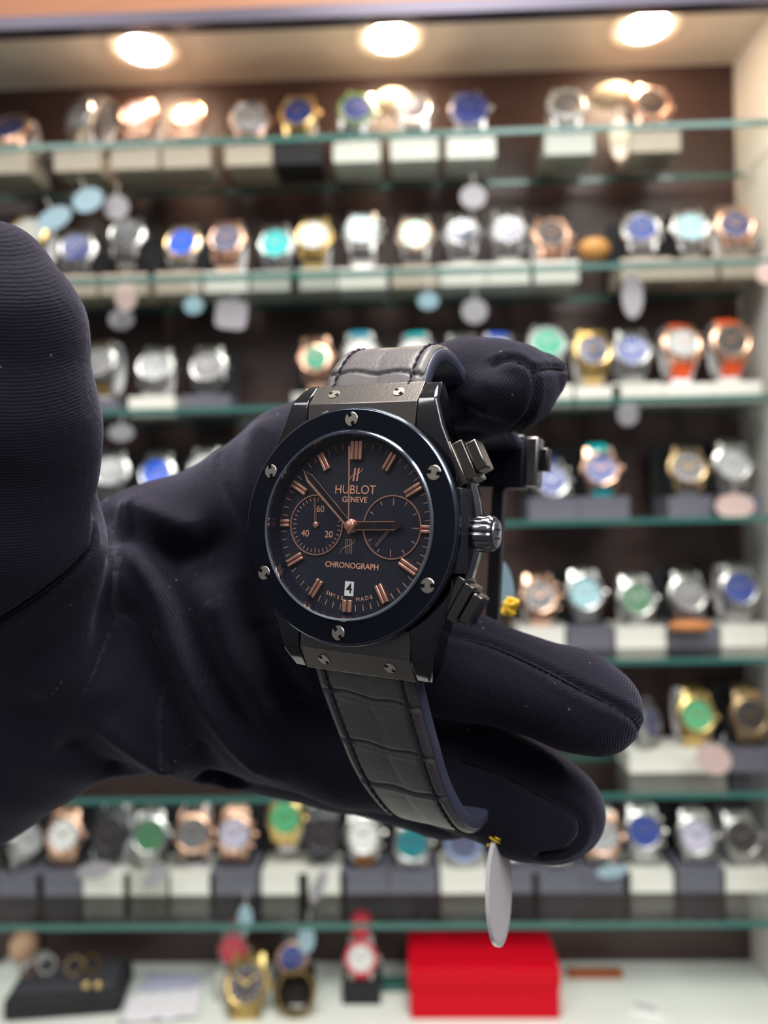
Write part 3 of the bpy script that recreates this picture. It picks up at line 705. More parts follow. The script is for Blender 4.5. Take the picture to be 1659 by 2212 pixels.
# resin shoulders and polished guards beside the crown
for sx in (-1, 1):
    b = B(); v = []; n = 14; f = []
    for i in range(n):
        y = -7.2 + 14.4 * i / (n - 1); xo = 21.35 + .45 * math.cos(y / 7.2 * 1.4) ; xi = 18.5
        for x, z in ((xi, -2.25), (xo - .9, -2.25), (xo, -3.6), (xo + .15, -9.0), (xi, -9.0)): v.append(Vector((sx * x, y, z)))
    for i in range(n - 1):
        for j in range(5): f.append((i * 5 + j, i * 5 + (j + 1) % 5, (i + 1) * 5 + (j + 1) % 5, (i + 1) * 5 + j))
    f.append(tuple(range(5))); f.append(tuple((n - 1) * 5 + j for j in range(5)))
    b.add(v, f); add(b, 'shoulder', M_RESIN, bev=.0001)
    b = B(); v = []; f = []
    for i in range(n):
        y = -8.4 + 16.8 * i / (n - 1); xo = 21.2 + 2.0 * math.cos(y / 8.4 * 1.35)
        for x, z in ((18.5, -5.0), (xo - .5, -5.0), (xo, -5.8), (xo - .3, -8.8), (xo - 1.3, -9.8), (18.5, -9.8)): v.append(Vector((sx * x, y, z)))
    for i in range(n - 1):
        for j in range(6): f.append((i * 6 + j, i * 6 + (j + 1) % 6, (i + 1) * 6 + (j + 1) % 6, (i + 1) * 6 + j))
    f.append(tuple(range(6))); f.append(tuple((n - 1) * 6 + j for j in range(6)))
    b.add(v, f); add(b, 'crown_guard', mat('polished_grey_metal', (.30, .31, .36), .12, 1.0), ang=40)
# crown and pushers
b = B(); MX = Matrix.Translation((0, -.15, -6.6)) @ Matrix.Rotation(R(90), 4, 'Y')
prof = [(0, 21.2), (2.7, 21.2), (3.15, 21.6), (3.25, 22.4), (3.25, 24.6), (3.0, 25.3)]
b.lathe(prof + [(2.7, 25.6), (0, 25.9)], 96, MX, lambda a: 1 - .085 * max(0, math.cos(12 * a)) ** 2)
cr_ = add(b, 'crown', mat('dark_polished_steel', (.26, .26, .28), .14, 1.0), ang=50)
b = B(); b.lathe([(0, 25.8), (2.4, 25.7), (2.4, 25.95), (0, 26.1)], 32, MX); add(b, 'crown_cap', mat('crown_cap_steel', (.5, .5, .58), .2, 1), cr_)
me = text_part('H', 3.2 * MM, M_BLACKPOL, None, 0, 0, 0); me.transform(Matrix.Translation((0, -.15 * MM, -6.6 * MM)) @ Matrix.Translation((26.12 * MM, 0, 0)) @ Matrix.Rotation(R(90), 4, 'Z') @ Matrix.Rotation(R(90), 4, 'X'))
o = bpy.data.objects.new('crown_emblem', me); C.objects.link(o); o.parent = cr_
M_PUSH = mat('smoked_polished_metal', (.19, .175, .16), .16, 1.0)
for sy, ox in ((1, 0), (-1, .5)):
    u = Vector((math.cos(R(27)), sy * math.sin(R(27)), 0)); t = Vector((-u.y, u.x, 0))
    base = Vector((18.2 + ox, sy * 11.0, -5.9))
    Mp = Matrix(((u.x, t.x, 0, base.x), (u.y, t.y, 0, base.y), (0, 0, 1, base.z), (0, 0, 0, 1)))
    b = B(); b.box(-1.0, 1.6, -4.0, 4.0, -3.4, 3.0, Mp); p = add(b, 'pusher', M_PUSH, bev=.0002)
    b = B(); b.box(1.5, 3.4, -3.5, 3.5, -2.9, 2.5, Mp); add(b, 'pusher_stage', M_PUSH, p, bev=.00015)
    b = B(); b.box(3.4, 5.5, -2.75, 2.75, -2.3, 1.9, Mp); add(b, 'pusher_cap', M_PUSH, p, bev=.0003)

# strap
def sweep_path(P, n):
    """P rows (y, z, xc, hw) -> n resampled rows with smooth Catmull-Rom"""
    P = np.array(P, float); q = [P[0] * 2 - P[1]] + list(P) + [P[-1] * 2 - P[-2]]; out = []
    for i in range(1, len(q) - 2):
        for t in np.linspace(0, 1, 24, endpoint=False):
            a, b_, c, d = q[i - 1], q[i], q[i + 1], q[i + 2]
            out.append(.5 * ((2 * b_) + (-a + c) * t + (2 * a - 5 * b_ + 4 * c - d) * t * t + (-a + 3 * b_ - 3 * c + d) * t ** 3))
    out.append(P[-1]); out = np.array(out)
    s = np.concatenate([[0], np.cumsum(np.hypot(np.diff(out[:, 0]), np.diff(out[:, 1])))])
    ss = np.linspace(0, s[-1], n)
    return np.stack([np.interp(ss, s, out[:, k]) for k in range(4)], 1), ss
def ribbon(name, P, n, xs, top, bot, m, parent, sgn, disp=None):
    """top/bot: thickness offset along the outward normal as function of normalised x"""
    rows, ss = sweep_path(P, n); v = []; f = []; K = len(xs)
    for i in range(n):
        a = rows[max(0, i - 1)]; c = rows[min(n - 1, i + 1)]; t = np.array([c[0] - a[0], c[1] - a[1]]); t /= np.hypot(*t)
        nn = -np.array([-t[1], t[0]]) * sgn      # outward
        y, z, xc, hw = rows[i]
        for x in xs:
            h = top(x) + (disp(x, ss[i]) if disp else 0); v.append((xc + x * hw, y + nn[0] * h, z + nn[1] * h))
        for x in reversed(xs):
            h = bot(x); v.append((xc + x * hw, y + nn[0] * h, z + nn[1] * h))
    m2 = 2 * K
    for i in range(n - 1):
        for j in range(m2): f.append((i * m2 + j, i * m2 + (j + 1) % m2, (i + 1) * m2 + (j + 1) % m2, (i + 1) * m2 + j))
    f.append(tuple(range(m2))); f.append(tuple((n - 1) * m2 + j for j in range(m2)))
    b = B(); b.add([Vector(p) for p in v], f); return add(b, name, m, parent, ang=50), rows, ss
def strap(P, sgn, creases, n=220):
    xs = list(np.linspace(-.95, .95, 41)); xo = [-1, -.97, -.9, 0, .9, .97, 1]
    rub, rows, ss = ribbon('strap', P, 120, xo, lambda x: .35 if abs(x) < .95 else (.25 if abs(x) < .99 else -.1), lambda x: -2.6 if abs(x) < .95 else (-2.4 if abs(x) < .99 else -2.0), M_RUB, HW, sgn)
    def disp(x, s):
        d = 0
        for c0, w, amp, sl in creases:
            d -= amp * math.exp(-((s - c0 - sl * x - .35 * math.sin(x * 7 + c0)) / w) ** 2)
            d += .10 * math.exp(-((s - c0 - sl * x - .9) / .8) ** 2)
        d -= .09 * math.exp(-((x - .04 * math.sin(s * .5) - .05) / .022) ** 2)          # long centre crease
        d -= .22 * math.exp(-((abs(x) - .74) / .045) ** 2)                              # stitch channels
        d += .07 * (1 - min(1, abs(abs(x) - .37) / .37) ** 2)
        return d
    lea, rows, ss = ribbon('leather_band', P, n, xs, lambda x: 1.05 if abs(x) < .9 else (.8 if abs(x) < .94 else .45), lambda x: .2, M_LEATHER, rub, sgn, disp)
    # stitching: twisted thread lengths
    for sx in (-1, 1):
        b = B(); s = 1.0
        while s < ss[-1] - 1:
            pts = []
            for k in range(5):
                q = s + 1.75 * k / 4; r = [np.interp(q, ss, rows[:, j]) for j in range(4)]; r2 = [np.interp(q + .2, ss, rows[:, j]) for j in range(2)]
                t = np.array([r2[0] - r[0], r2[1] - r[1]]); t /= max(1e-9, np.hypot(*t)); nn = -np.array([-t[1], t[0]]) * sgn
                h = .93 + .26 * math.sin(math.pi * k / 4)
                pts.append((r[2] + sx * .74 * r[3] + .18 * (k / 4 - .5), r[0] + nn[0] * h, r[1] + nn[1] * h))
            b.tube(pts, [.16, .24, .26, .24, .16], 6)
            s += 2.0
        add(b, 'stitching', M_STITCH, rub)
    return rub
PT = [(24.5, -6.6, SH_T, 10.6), (28.0, -8.2, SH_T, 10.6), (31.5, -10.6, .1, 10.5), (34.2, -13.9, .1, 10.4), (35.5, -18, .2, 10.3), (35.3, -23, .4, 10.2), (33.6, -28, .8, 10), (30.5, -34, 1.4, 9.8), (28, -41, 2.6, 9.4), (26.5, -50, 4.5, 9), (24, -57, 6.5, 8.5)]
PBm = [(-24.5, -6.6, SH_B, 10.6), (-29, -9.3, 1.7, 10.6), (-35, -13.2, 2.0, 10.5), (-41, -17.0, 2.6, 10.3), (-47.5, -21.6, 3.1, 10.1), (-53.8, -27, 4.1, 9.8), (-59, -33.5, 5.2, 9.5), (-61, -40.5, 6.1, 9.2), (-59, -48, 6.5, 9), (-52, -55, 6.8, 8.8), (-40, -59, 6.8, 8.5), (-24, -60.5, 7.2, 8.3)]
strap(PT, -1, [(4.6, .42, .5, -.6), (16.5, .5, .5, .8)])
strap(PBm, 1, [(7.5, .5, .55, .9), (19.8, .5, .55, .8), (31.0, .5, .4, .5)])
# folding clasp behind the fingers
b = B(); b.box(1.0, 15.5, 12.6, 25.5, -64, -57.5); cl = add(b, 'clasp', mat('clasp_black', (.015, .017, .03), .3, .3), bev=.0008)
b = B(); b.box(15.5, 18.6, 13.2, 25.0, -63.5, -58); add(b, 'clasp_side', mat('clasp_grey', (.30, .29, .30), .3, .9), cl, bev=.0006)
b = B(); b.box(18.6, 20.8, 17.0, 22.5, -62.5, -59); add(b, 'clasp_button', M_BLACKSAT, cl, bev=.0005)
b = B(); b.box(7.5, 10.6, -26, 13.5, -61.2, -58.6); add(b, 'clasp_blade', mat('clasp_blade_black', (.012, .012, .016), .35), cl, bev=.0003)

# ================================================================= THE GLOVED HAND
# coordinates: X right, D away from the viewer, U up, in millimetres, origin at the camera; every limb is a tapering bone
def hp(px, py, d): return np.array([(px - CX) * d / F, d, (CY - py) * d / F])
def bone(a, b, k=1.0):
    """a, b = (px, py, depth mm, radius px); k = flattening in depth"""
    A = hp(*a[:3]); Bq = hp(*b[:3]); return (A, Bq, a[3] * a[2] / F, b[3] * b[2] / F, k)
def sd_bone(P, bn):
    A, Bq, ra, rb, k = bn
    S = np.array([1, 1 / k, 1]); a = A * S; b = Bq * S; p = P * S
    ab = b - a; t = np.clip(((p - a) @ ab) / (ab @ ab), 0, 1)
    return np.sqrt(((p - a - t[..., None] * ab) ** 2).sum(-1)) - (ra + (rb - ra) * t), t
def smin(a, b, k):
    h = np.clip(.5 + .5 * (b - a) / k, 0, 1); return b + (a - b) * h - k * h * (1 - h)
GROUPS = [
 # (name, blend mm, bones)
 ('palm', 9, [bone((60, 1410, 184, 292), (400, 1362, 186, 292), .62), bone((380, 1330, 186, 285), (520, 1420, 190, 215), .62),
              bone((90, 1450, 186, 268), (-260, 1640, 192, 300), .8), bone((-260, 1640, 192, 300), (-760, 1790, 200, 310), .85)]),
 ('index', 7, [bone((400, 1245, 182, 190), (628, 1012, 180, 122), .9), bone((628, 1012, 180, 122), (840, 880, 176, 106)), bone((840, 880, 176, 106), (1020, 842, 169, 104)),
               bone((1020, 842, 169, 104), (1105, 835, 166, 96)), bone((1105, 835, 166, 94), (1176, 812, 168, 50))]),
 ('middle', 6, [bone((480, 1360, 186, 200), (780, 1392, 178, 128)), bone((780, 1392, 178, 128), (1000, 1436, 168, 112)), bone((1000, 1436, 168, 112), (1240, 1512, 160, 102)), bone((1240, 1512, 160, 102), (1294, 1534, 158, 93))]),
 ('ring', 6, [bone((480, 1450, 190, 215), (760, 1590, 188, 140)), bone((760, 1590, 188, 140), (1010, 1672, 180, 118)), bone((1010, 1672, 180, 118), (1140, 1728, 174, 116)), bone((1140, 1728, 174, 116), (1198, 1752, 172, 106))]),
 ('little', 5, [bone((470, 1500, 198, 190), (740, 1630, 204, 112)), bone((740, 1630, 204, 112), (960, 1712, 206, 92)), bone((960, 1712, 206, 92), (1080, 1700, 204, 84))]),
 ('thumb', 8, [bone((70, 1420, 184, 215), (44, 1160, 152, 166)), bone((44, 1160, 152, 168), (38, 900, 143, 167)), bone((38, 900, 143, 167), (22, 700, 140, 152)), bone((22, 700, 140, 152), (-12, 606, 139, 124))]),
]
# crease lines pressed into / raised out of the palm cloth: (pixel polyline, width mm, height mm)
def field(P):
    ds = {}; 
    for nm, kb, bs in GROUPS:
        d = None
        for bn in bs:
            q, _ = sd_bone(P, bn); d = q if d is None else smin(d, q, 3.0)
        ds[nm] = d
    f = ds['palm']
    f = smin(f, ds['index'], 9); f = smin(f, ds['middle'], 4.5); 
    r = smin(ds['ring'], ds['little'], 1.6)
    f = smin(f, r, 3.0)
    f = smin(f, ds['thumb'], 5.0)
    return f
def march(px, py, d0=100.0):
    """first surface point of the hand seen along a line of sight"""
    dirv = hp(px, py, 1.0); dn = dirv / np.linalg.norm(dirv); t = np.full(1, d0)
    for _ in range(90):
        P = t[:, None] * dn[None]; v = field(P); t = t + np.clip(v * .5, -1.5, 4)
    return (t[0] * dn), float(v[0])
def on_hand(line, step=14):
    out = []
    for (a, b) in zip(line[:-1], line[1:]):
        n = max(1, int(math.hypot(b[0] - a[0], b[1] - a[1]) / step))
        for i in range(n):
            out.append((a[0] + (b[0] - a[0]) * i / n, a[1] + (b[1] - a[1]) * i / n))
    out.append(line[-1]); px = np.array(out)
    dirs = np.stack([(px[:, 0] - CX) / F, np.ones(len(px)), (CY - px[:, 1]) / F], 1); dirs /= np.linalg.norm(dirs, axis=1)[:, None]
    t = np.full(len(px), 100.0)
    for _ in range(90):
        v = field(t[:, None] * dirs); t = t + np.clip(v * .5, -1.5, 4)
    ok = np.abs(v) < .4
    return (t[:, None] * dirs)[ok]
def smooth_line(pts, n=8):
    P = [np.array(p, float) for p in pts]; q = [2 * P[0] - P[1]] + P + [2 * P[-1] - P[-2]]; out = []
    for i in range(1, len(q) - 2):
        for t in np.linspace(0, 1, n, endpoint=False):
            a, b, c, d = q[i - 1], q[i], q[i + 1], q[i + 2]
            out.append(.5 * ((2 * b) + (-a + c) * t + (2 * a - 5 * b + 4 * c - d) * t * t + (-a + 3 * b - 3 * c + d) * t ** 3))
    return [tuple(p) for p in out] + [tuple(P[-1])]
SEAMS = [
 ([(213, 1138), (200, 1180), (170, 1220), (130, 1257), (80, 1295), (20, 1330), (-40, 1360)], .9, -1.1),
 ([(472, 985), (478, 1030), (500, 1080), (535, 1135)], .7, -.55),
 ([(955, 1368), (1060, 1392), (1160, 1436), (1260, 1490), (1340, 1530), (1378, 1560), (1384, 1590), (1365, 1620)], .75, -.95),
 ([(1000, 1640), (1090, 1672), (1180, 1722), (1230, 1746), (1256, 1775), (1255, 1810), (1225, 1840), (1170, 1848)], .9, -1.15),
 ([(1068, 788), (1095, 776), (1130, 782), (1150, 800), (1158, 835), (1150, 880), (1125, 920), (1085, 950), (1035, 965)], .8, -1.0),
 ([(1150, 800), (1190, 792), (1228, 795)], .6, -.8),
]
FOLDS = [
 ([(205, 1085), (265, 1135), (330, 1170), (420, 1190), (520, 1190)], 5.0, -2.6),
 ([(225, 1080), (300, 1105), (380, 1140), (450, 1150)], 3.2, 1.3),
 ([(214, 1110), (282, 1179), (341, 1273), (388, 1402), (447, 1526), (529, 1620), (617, 1696)], 2.6, 1.7),
 ([(300, 1160), (365, 1260), (420, 1400), (490, 1530), (580, 1640)], 4.6, -1.9),
 ([(430, 1240), (470, 1370), (540, 1500), (640, 1610)], 5.0, 1.1),
 ([(520, 1250), (560, 1400), (640, 1540), (740, 1640)], 5.0, -1.4),
 ([(223, 1250), (290, 1400), (360, 1540), (430, 1640), (500, 1690)], 5.0, -1.3),
 ([(190, 1530), (260, 1590), (330, 1640), (400, 1670)], 3.0, .9),
 ([(120, 1600), (220, 1660), (330, 1690)], 4.0, -.9),
 ([(60, 1440), (150, 1470), (240, 1540)], 7.0, .8),
 ([(420, 1680), (470, 1690), (510, 1705)], 3.4, -2.2),
 ([(590, 900), (560, 960), (560, 1040), (590, 1110)], 4.0, .8),
 ([(960, 930), (1010, 900), (1050, 850), (1070, 800)], 4.0, .9),
 ([(960, 1010), (985, 960), (1040, 880)], 4.5, -.8),
 ([(990, 1560), (1090, 1590), (1180, 1640), (1240, 1700)], 2.2, .5),
 ([(970, 1610), (1060, 1630), (1150, 1680), (1210, 1720)], 2.0, -.6),
]
def build_glove():
    h = 1.0
    lo = np.array([-165.0, 118.0, -126.0]); hi = np.array([64.0, 226.0, 64.0])
    nx, nd, nu = [int((hi[i] - lo[i]) / h) + 1 for i in range(3)]
    X = lo[0] + h * np.arange(nx); D = lo[1] + h * np.arange(nd); U = lo[2] + h * np.arange(nu)
    G = np.empty((nx, nd, nu), np.float32)
    for i0 in range(0, nx, 12):
        gx, gd, gu = np.meshgrid(X[i0:i0 + 12], D, U, indexing='ij')
        G[i0:i0 + 12] = field(np.stack([gx, gd, gu], -1))
    # close the cloth at the far end of the forearm and at the grid edges
    G[0] = 5; G[-1] = 5; G[:, 0] = 5; G[:, -1] = 5; G[:, :, 0] = 5; G[:, :, -1] = 5
    ins = G < 0
    c = np.zeros((nx - 1, nd - 1, nu - 1), np.int8)
    for a in (0, 1):
        for b in (0, 1):
            for d in (0, 1): c += ins[a:nx - 1 + a, b:nd - 1 + b, d:nu - 1 + d]
    act = (c > 0) & (c < 8); idx = -np.ones(act.shape, np.int32); cells = np.argwhere(act); idx[act] = np.arange(len(cells))
    acc = np.zeros((len(cells), 3)); cnt = np.zeros(len(cells))
    for ax in range(3):
        o1, o2 = [k for k in range(3) if k != ax]
        for a in (0, 1):
            for b in (0, 1):
                off = np.zeros(3, int); off[o1] = a; off[o2] = b; off2 = off.copy(); off2[ax] = 1
                p = cells + off; q = cells + off2
                v0 = G[p[:, 0], p[:, 1], p[:, 2]]; v1 = G[q[:, 0], q[:, 1], q[:, 2]]
                m = (v0 < 0) != (v1 < 0); t = np.where(m, v0 / np.where(m, v0 - v1, 1), 0)
                pos = p.astype(float); pos[:, ax] += t
                acc[m] += pos[m]; cnt[m] += 1
    V = acc / cnt[:, None] * h + lo
    faces = []
    for ax in range(3):
        o1, o2 = [k for k in range(3) if k != ax]
        sl0 = [slice(1, None)] * 3; 
        A = ins; n = [nx, nd, nu]
        s0 = [slice(1, n[k] - 1) for k in range(3)]; s1 = list(s0); s0[ax] = slice(0, n[ax] - 1); s1[ax] = slice(1, n[ax])
        a0 = A[tuple(s0)]; a1 = A[tuple(s1)]
        e = np.argwhere(a0 != a1); 
        if len(e) == 0: continue
        base = e.copy(); base[:, o1] += 1; base[:, o2] += 1
        inside_first = a0[e[:, 0], e[:, 1], e[:, 2]]
        def cid(d1, d2):
            q = base.copy(); q[:, o1] += d1; q[:, o2] += d2
            return idx[q[:, 0], q[:, 1], q[:, 2]]
        quad = np.stack([cid(-1, -1), cid(0, -1), cid(0, 0), cid(-1, 0)], 1)
        flip = inside_first if ax != 1 else ~inside_first
        quad[~flip] = quad[~flip][:, ::-1]
        faces.append(quad)
    Fq = np.concatenate(faces); Fq = Fq[(Fq >= 0).all(1)]
    # project onto the true surface, two Newton steps
    def grad(P):
        e = .35; g = np.stack([field(P + np.eye(3)[i] * e) - field(P - np.eye(3)[i] * e) for i in range(3)], 1)
        return g / np.maximum(1e-6, np.linalg.norm(g, axis=1))[:, None]
    N = grad(V)
    for _ in range(2): V = V - N * np.clip(field(V), -.5, .5)[:, None] * .8
    N = grad(V)
    # folds and seams
    disp = np.zeros(len(V)); seam3 = []
    for lst, sm in ((FOLDS, False), (SEAMS, True)):
        for line, w, amp in lst:
            S = on_hand(smooth_line(line), 10)
            if len(S) < 3: continue
            if sm: seam3.append(S)
            best = np.full(len(V), 1e9); tb = np.zeros(len(V))
            for k in range(len(S) - 1):
                a, b = S[k], S[k + 1]
                if np.linalg.norm(b - a) > 6: continue
                near = np.where(((V - a) ** 2).sum(1) < (4 * w + 4) ** 2)[0]
                if len(near) == 0: continue
                ab = b - a; t = np.clip(((V[near] - a) @ ab) / (ab @ ab + 1e-9), 0, 1)
                dd = np.linalg.norm(V[near] - a - t[:, None] * ab, axis=1)
                u = dd < best[near]; best[near[u]] = dd[u]; tb[near[u]] = (k + t[u]) / (len(S) - 1)
            fade = 1.0 if sm else np.clip(np.minimum(tb, 1 - tb) * 5, 0, 1)
            disp += amp * (1.0 if sm else 3.0) * np.exp(-(best / w) ** 2) * fade
            if sm: disp += .28 * abs(amp) * np.exp(-((best - 2.1 * w) / (1.1 * w)) ** 2)
    # slow unevenness of stretched cloth
    disp += .35 * np.sin(V[:, 0] * .19 + V[:, 2] * .13) * np.sin(V[:, 2] * .17 - V[:, 1] * .11 + 1.3)
    Vd = V + N * disp[:, None]
    # knit coordinates: along the bones, around them, and rib strength
    wsum = np.zeros(len(V)); kc = np.zeros((len(V), 3))
    strength = {'palm': .25, 'index': 1.0, 'middle': 1.0, 'ring': 1.0, 'little': 1.0, 'thumb': .5}
    best = np.full(len(V), 1e9)
    for nm, kb, bs in GROUPS:
        A0 = bs[0][0]; B0 = bs[-1][1]; ax = (B0 - A0) / np.linalg.norm(B0 - A0)
        d = np.min(np.stack([sd_bone(V, bn)[0] for bn in bs]), 0)
        al = (V - A0) @ ax; ac = (V - A0) @ np.cross(ax, [0, 1, 0])
        m = d < best; best[m] = d[m]; kc[m, 0] = al[m]; kc[m, 1] = ac[m]; kc[m, 2] = strength[nm]
    # to the world
    M = np.array(CAMM); toW = lambda P: (np.stack([P[:, 0], P[:, 2], -P[:, 1]], 1) * MM) @ M[:3, :3].T + M[:3, 3]
    org = CAMM @ Vector((-.07, -.02, -.18))
    Vw = toW(Vd) - np.array(org)
    me = bpy.data.meshes.new('gloved_hand'); me.from_pydata(Vw.tolist(), [], Fq.tolist()); me.update()
    bm = bmesh.new(); bm.from_mesh(me); bmesh.ops.recalc_face_normals(bm, faces=bm.faces); bm.to_mesh(me); bm.free()
    me.polygons.foreach_set('use_smooth', [True] * len(me.polygons))
    at = me.attributes.new('knit', 'FLOAT_VECTOR', 'POINT'); at.data.foreach_set('vector', kc.astype(np.float32).ravel())
    me.materials.append(M_GLOVE)
    o = bpy.data.objects.new('gloved_hand', me); C.objects.link(o); o.location = org
    # sewing thread lying in the seam grooves
    for S in seam3:
        NS = grad(S); Q = S - NS * .75
        Qw = toW(Q) - np.array(org)
        jumps = [k for k in range(1, len(Qw)) if np.linalg.norm(Qw[k] - Qw[k - 1]) > .004]
        cut = jumps[0] if jumps and jumps[0] > len(Qw) / 2 else len(Qw); st = jumps[-1] if jumps and jumps[-1] < len(Qw) / 2 else 0
        if cut - st < 4: continue
        b = MB(); b.tube([Vector(q) for q in Qw[st:cut]], .00028, 6)
        b.build('seam', M_SEAM, o)
    return o
glove = build_glove()
tagit(glove, 'hand in a black ribbed knit glove, palm forward, fingers through the watch strap', 'gloved hand')

# ================================================================= TAGS AND SMALL THINGS
M_TAG = mat('white_plastic_tag', (.30, .29, .32), .3, coat=.2)
M_TAGB = mat('bluish_plastic_tag', (.28, .42, .50), .2, coat=.5)
M_THREAD = mat('white_thread', (.7, .7, .7), .7)
M_YTHREAD = mat('yellow_thread', (.80, .52, .02), .6)
def tag_mesh(w, h, t=.0006, square=False):
    n = 32; pts = []
    for i in range(n):
        a = 2 * math.pi * i / n; c, s_ = math.cos(a), math.sin(a); p = .45 if square else 1
        pts.append((w * math.copysign(abs(c) ** p, c), h * math.copysign(abs(s_) ** p, s_)))
    b = MB(); b.poly(pts, -t, t, Matrix.Rotation(R(90), 4, 'X')); return b
def price_tag(px, py, Y, rx, ry, m, label, roll=0, yaw=0, thread=.02, square=False, tm=None):
    c = at_y(px, py, Y); k = (c - CAMM.translation).length / F
    root = empty('price_tag', Matrix.Translation(c) @ Matrix.Rotation(R(yaw), 4, 'Z') @ Matrix.Rotation(R(roll), 4, 'Y'), label, 'price tag', 'price tags hanging among the shelves')
    tag_mesh(rx * k / max(.25, math.cos(R(yaw))), ry * k, square=square).build('tag_plate', m, root)
    b = MB(); b.tube([(0, 0, ry * k * .8), (.001, .001, ry * k + thread * .5), (0, .002, ry * k + thread)], .0004, 6); b.build('tag_thread', tm or M_THREAD, root)
    return root
for a in [
 (190, 432, .725, 30, 22, M_TAGB, 'shiny pale blue tag under the top shelf, far left', -20),
 (118, 472, .730, 34, 20, M_TAGB, 'pale blue tag lying slanted behind the thumb tip', -25),
 (252, 448, .735, 24, 24, M_TAG, 'greyish round tag above the grey dial watch', 0),
 (272, 642, .716, 22, 27, mat('rosy_tag', (.55, .42, .40), .3, coat=.3), 'rosy oval tag hanging below the grey dial steel watch', 0),
 (500, 680, .716, 33, 30, M_TAG, 'square whitish tag under the octagonal rose watch', 8),
 (262, 690, .735, 25, 20, M_TAG, 'dim oval tag between second and third shelf, left of the square tag', 0),
 (418, 660, .735, 20, 18, M_TAGB, 'small bluish tag left of the square tag', 0),
 (1022, 425, .735, 26, 24, M_TAG, 'dim round tag hanging under the blue bezel watch', 0),
 (925, 650, .735, 22, 18, M_TAGB, 'small bluish tag under the mint dial watch', 0),
 (1025, 672, .735, 27, 26, M_TAG, 'greyish round tag under the dull navy watch', 0),
 (1366, 640, .712, 21, 44, M_TAG, 'long white tag hanging under the blue notched diver', 0),
 (1338, 300, .712, 18, 40, mat('warm_tag', (.80, .66, .50), .3, coat=.3), 'long cream tag left of the brown strap chronograph', 0),
 (1356, 895, .716, 22, 24, M_TAG, 'oval white tag hanging below the third shelf, right side', 0),
 (262, 935, .735, 26, 18, M_TAG, 'grey oval tag above the silver peeking watch', 0),
 (1587, 1093, .735, 38, 24, mat('rosy_tag', (.8, .62, .58), .3), 'wide rosy tag under the slim greyish watch', 0),
 (1542, 1640, .730, 34, 28, mat('rosy_tag', (.8, .62, .58), .3), 'rosy white tag below the gold watch with green dial', 25),
 (335, 1892, .735, 30, 14, M_TAG, 'white tag slanting below the dark green diver', -40),
 (205, 1880, .735, 34, 15, M_TAG, 'white tag lying slanted under the all black watch', -10),
 (688, 1915, .735, 12, 34, M_TAG, 'narrow white tag hanging below the dark brown watch', 25),
 (1322, 1882, .735, 30, 12, M_TAGB, 'pale tag lying below the steel and rose bracelet watch', -8),
 (1665 - 10, 590, .70, 18, 20, mat('rosy_tag', (.8, .62, .58), .3), 'rosy tag at the right picture edge beside the second shelf', 0),
 (662, 2028, .712, 16, 27, M_TAGB, 'small silver oval tag over the orange and blue watch', 5),
 (530, 1985, .712, 14, 26, M_TAGB, 'small silver tag above the pink square watch', 0),
]:
    price_tag(*a[:7], roll=a[7], square='square' in a[6] and a[6].startswith('square'), thread=.012)

# tag of the held watch, turned almost edge-on, and its yellow thread
c = pix(1078, 1922, .168)
root = empty('price_tag', Matrix.Translation(c) @ Matrix.Rotation(R(62), 4, 'Z') @ Matrix.Rotation(R(-3), 4, 'Y'), 'frosted oval tag hanging nearly edge-on from the held watch strap by yellow thread', 'price tag')
b = tag_mesh(.0064, .0116, .00045); b.build('tag_plate', mat('frosted_tag', (.74, .70, .72), .35, coat=.3), root)
b = MB(); b.ring([(.98, -.5), (1.06, -.5), (1.06, .5), (.98, .5)], 48, Matrix.Rotation(R(90), 4, 'X')); o = b.build('tag_rim', mat('clear_tag_rim', (.85, .83, .86), .15, coat=.6), root)
o.scale = (.0064, .0009, .0116)
b = MB(); kpts = []
for i in range(60):
    a = i * .55; kpts.append((.0021 * math.cos(a) * (1 + .2 * math.sin(i)), .0016 * math.sin(a * 1.3), .0117 + .0012 * math.sin(a * .7)))
b.tube(kpts, .0003, 6); b.build('thread_knot', M_YTHREAD, root)
b = MB(); b.tube([(0, 0, .0115), (.002, .003, .016), (.001, .006, .020)], .0003, 6); b.build('tag_thread', M_YTHREAD, root)
c = pix(1101, 1312, .205)
b = MB(); kp = [Vector((.0013 * math.cos(i * .8) + .0004 * math.sin(i * 2.1), .0014 * math.sin(i * .63), -.0020 + .0042 * i / 50 + .0005 * math.sin(i))) for i in range(50)]
b.tube(kp, .0006, 6); o = b.build('thread_knot', M_YTHREAD); o.location = c; o.rotation_euler = (0, R(28), 0)
tagit(o, 'bright yellow thread knot behind the lower pusher of the held watch', 'thread')
c = pix(1088, 1262, .23)
root = empty('price_tag', Matrix.Translation(c) @ Matrix.Rotation(R(40), 4, 'Z') @ Matrix.Rotation(R(-18), 4, 'Y'), 'whitish oval tag just above the yellow thread knot, behind the clasp blade', 'price tag')
tag_mesh(.0035, .0075).build('tag_plate', M_TAGB, root)

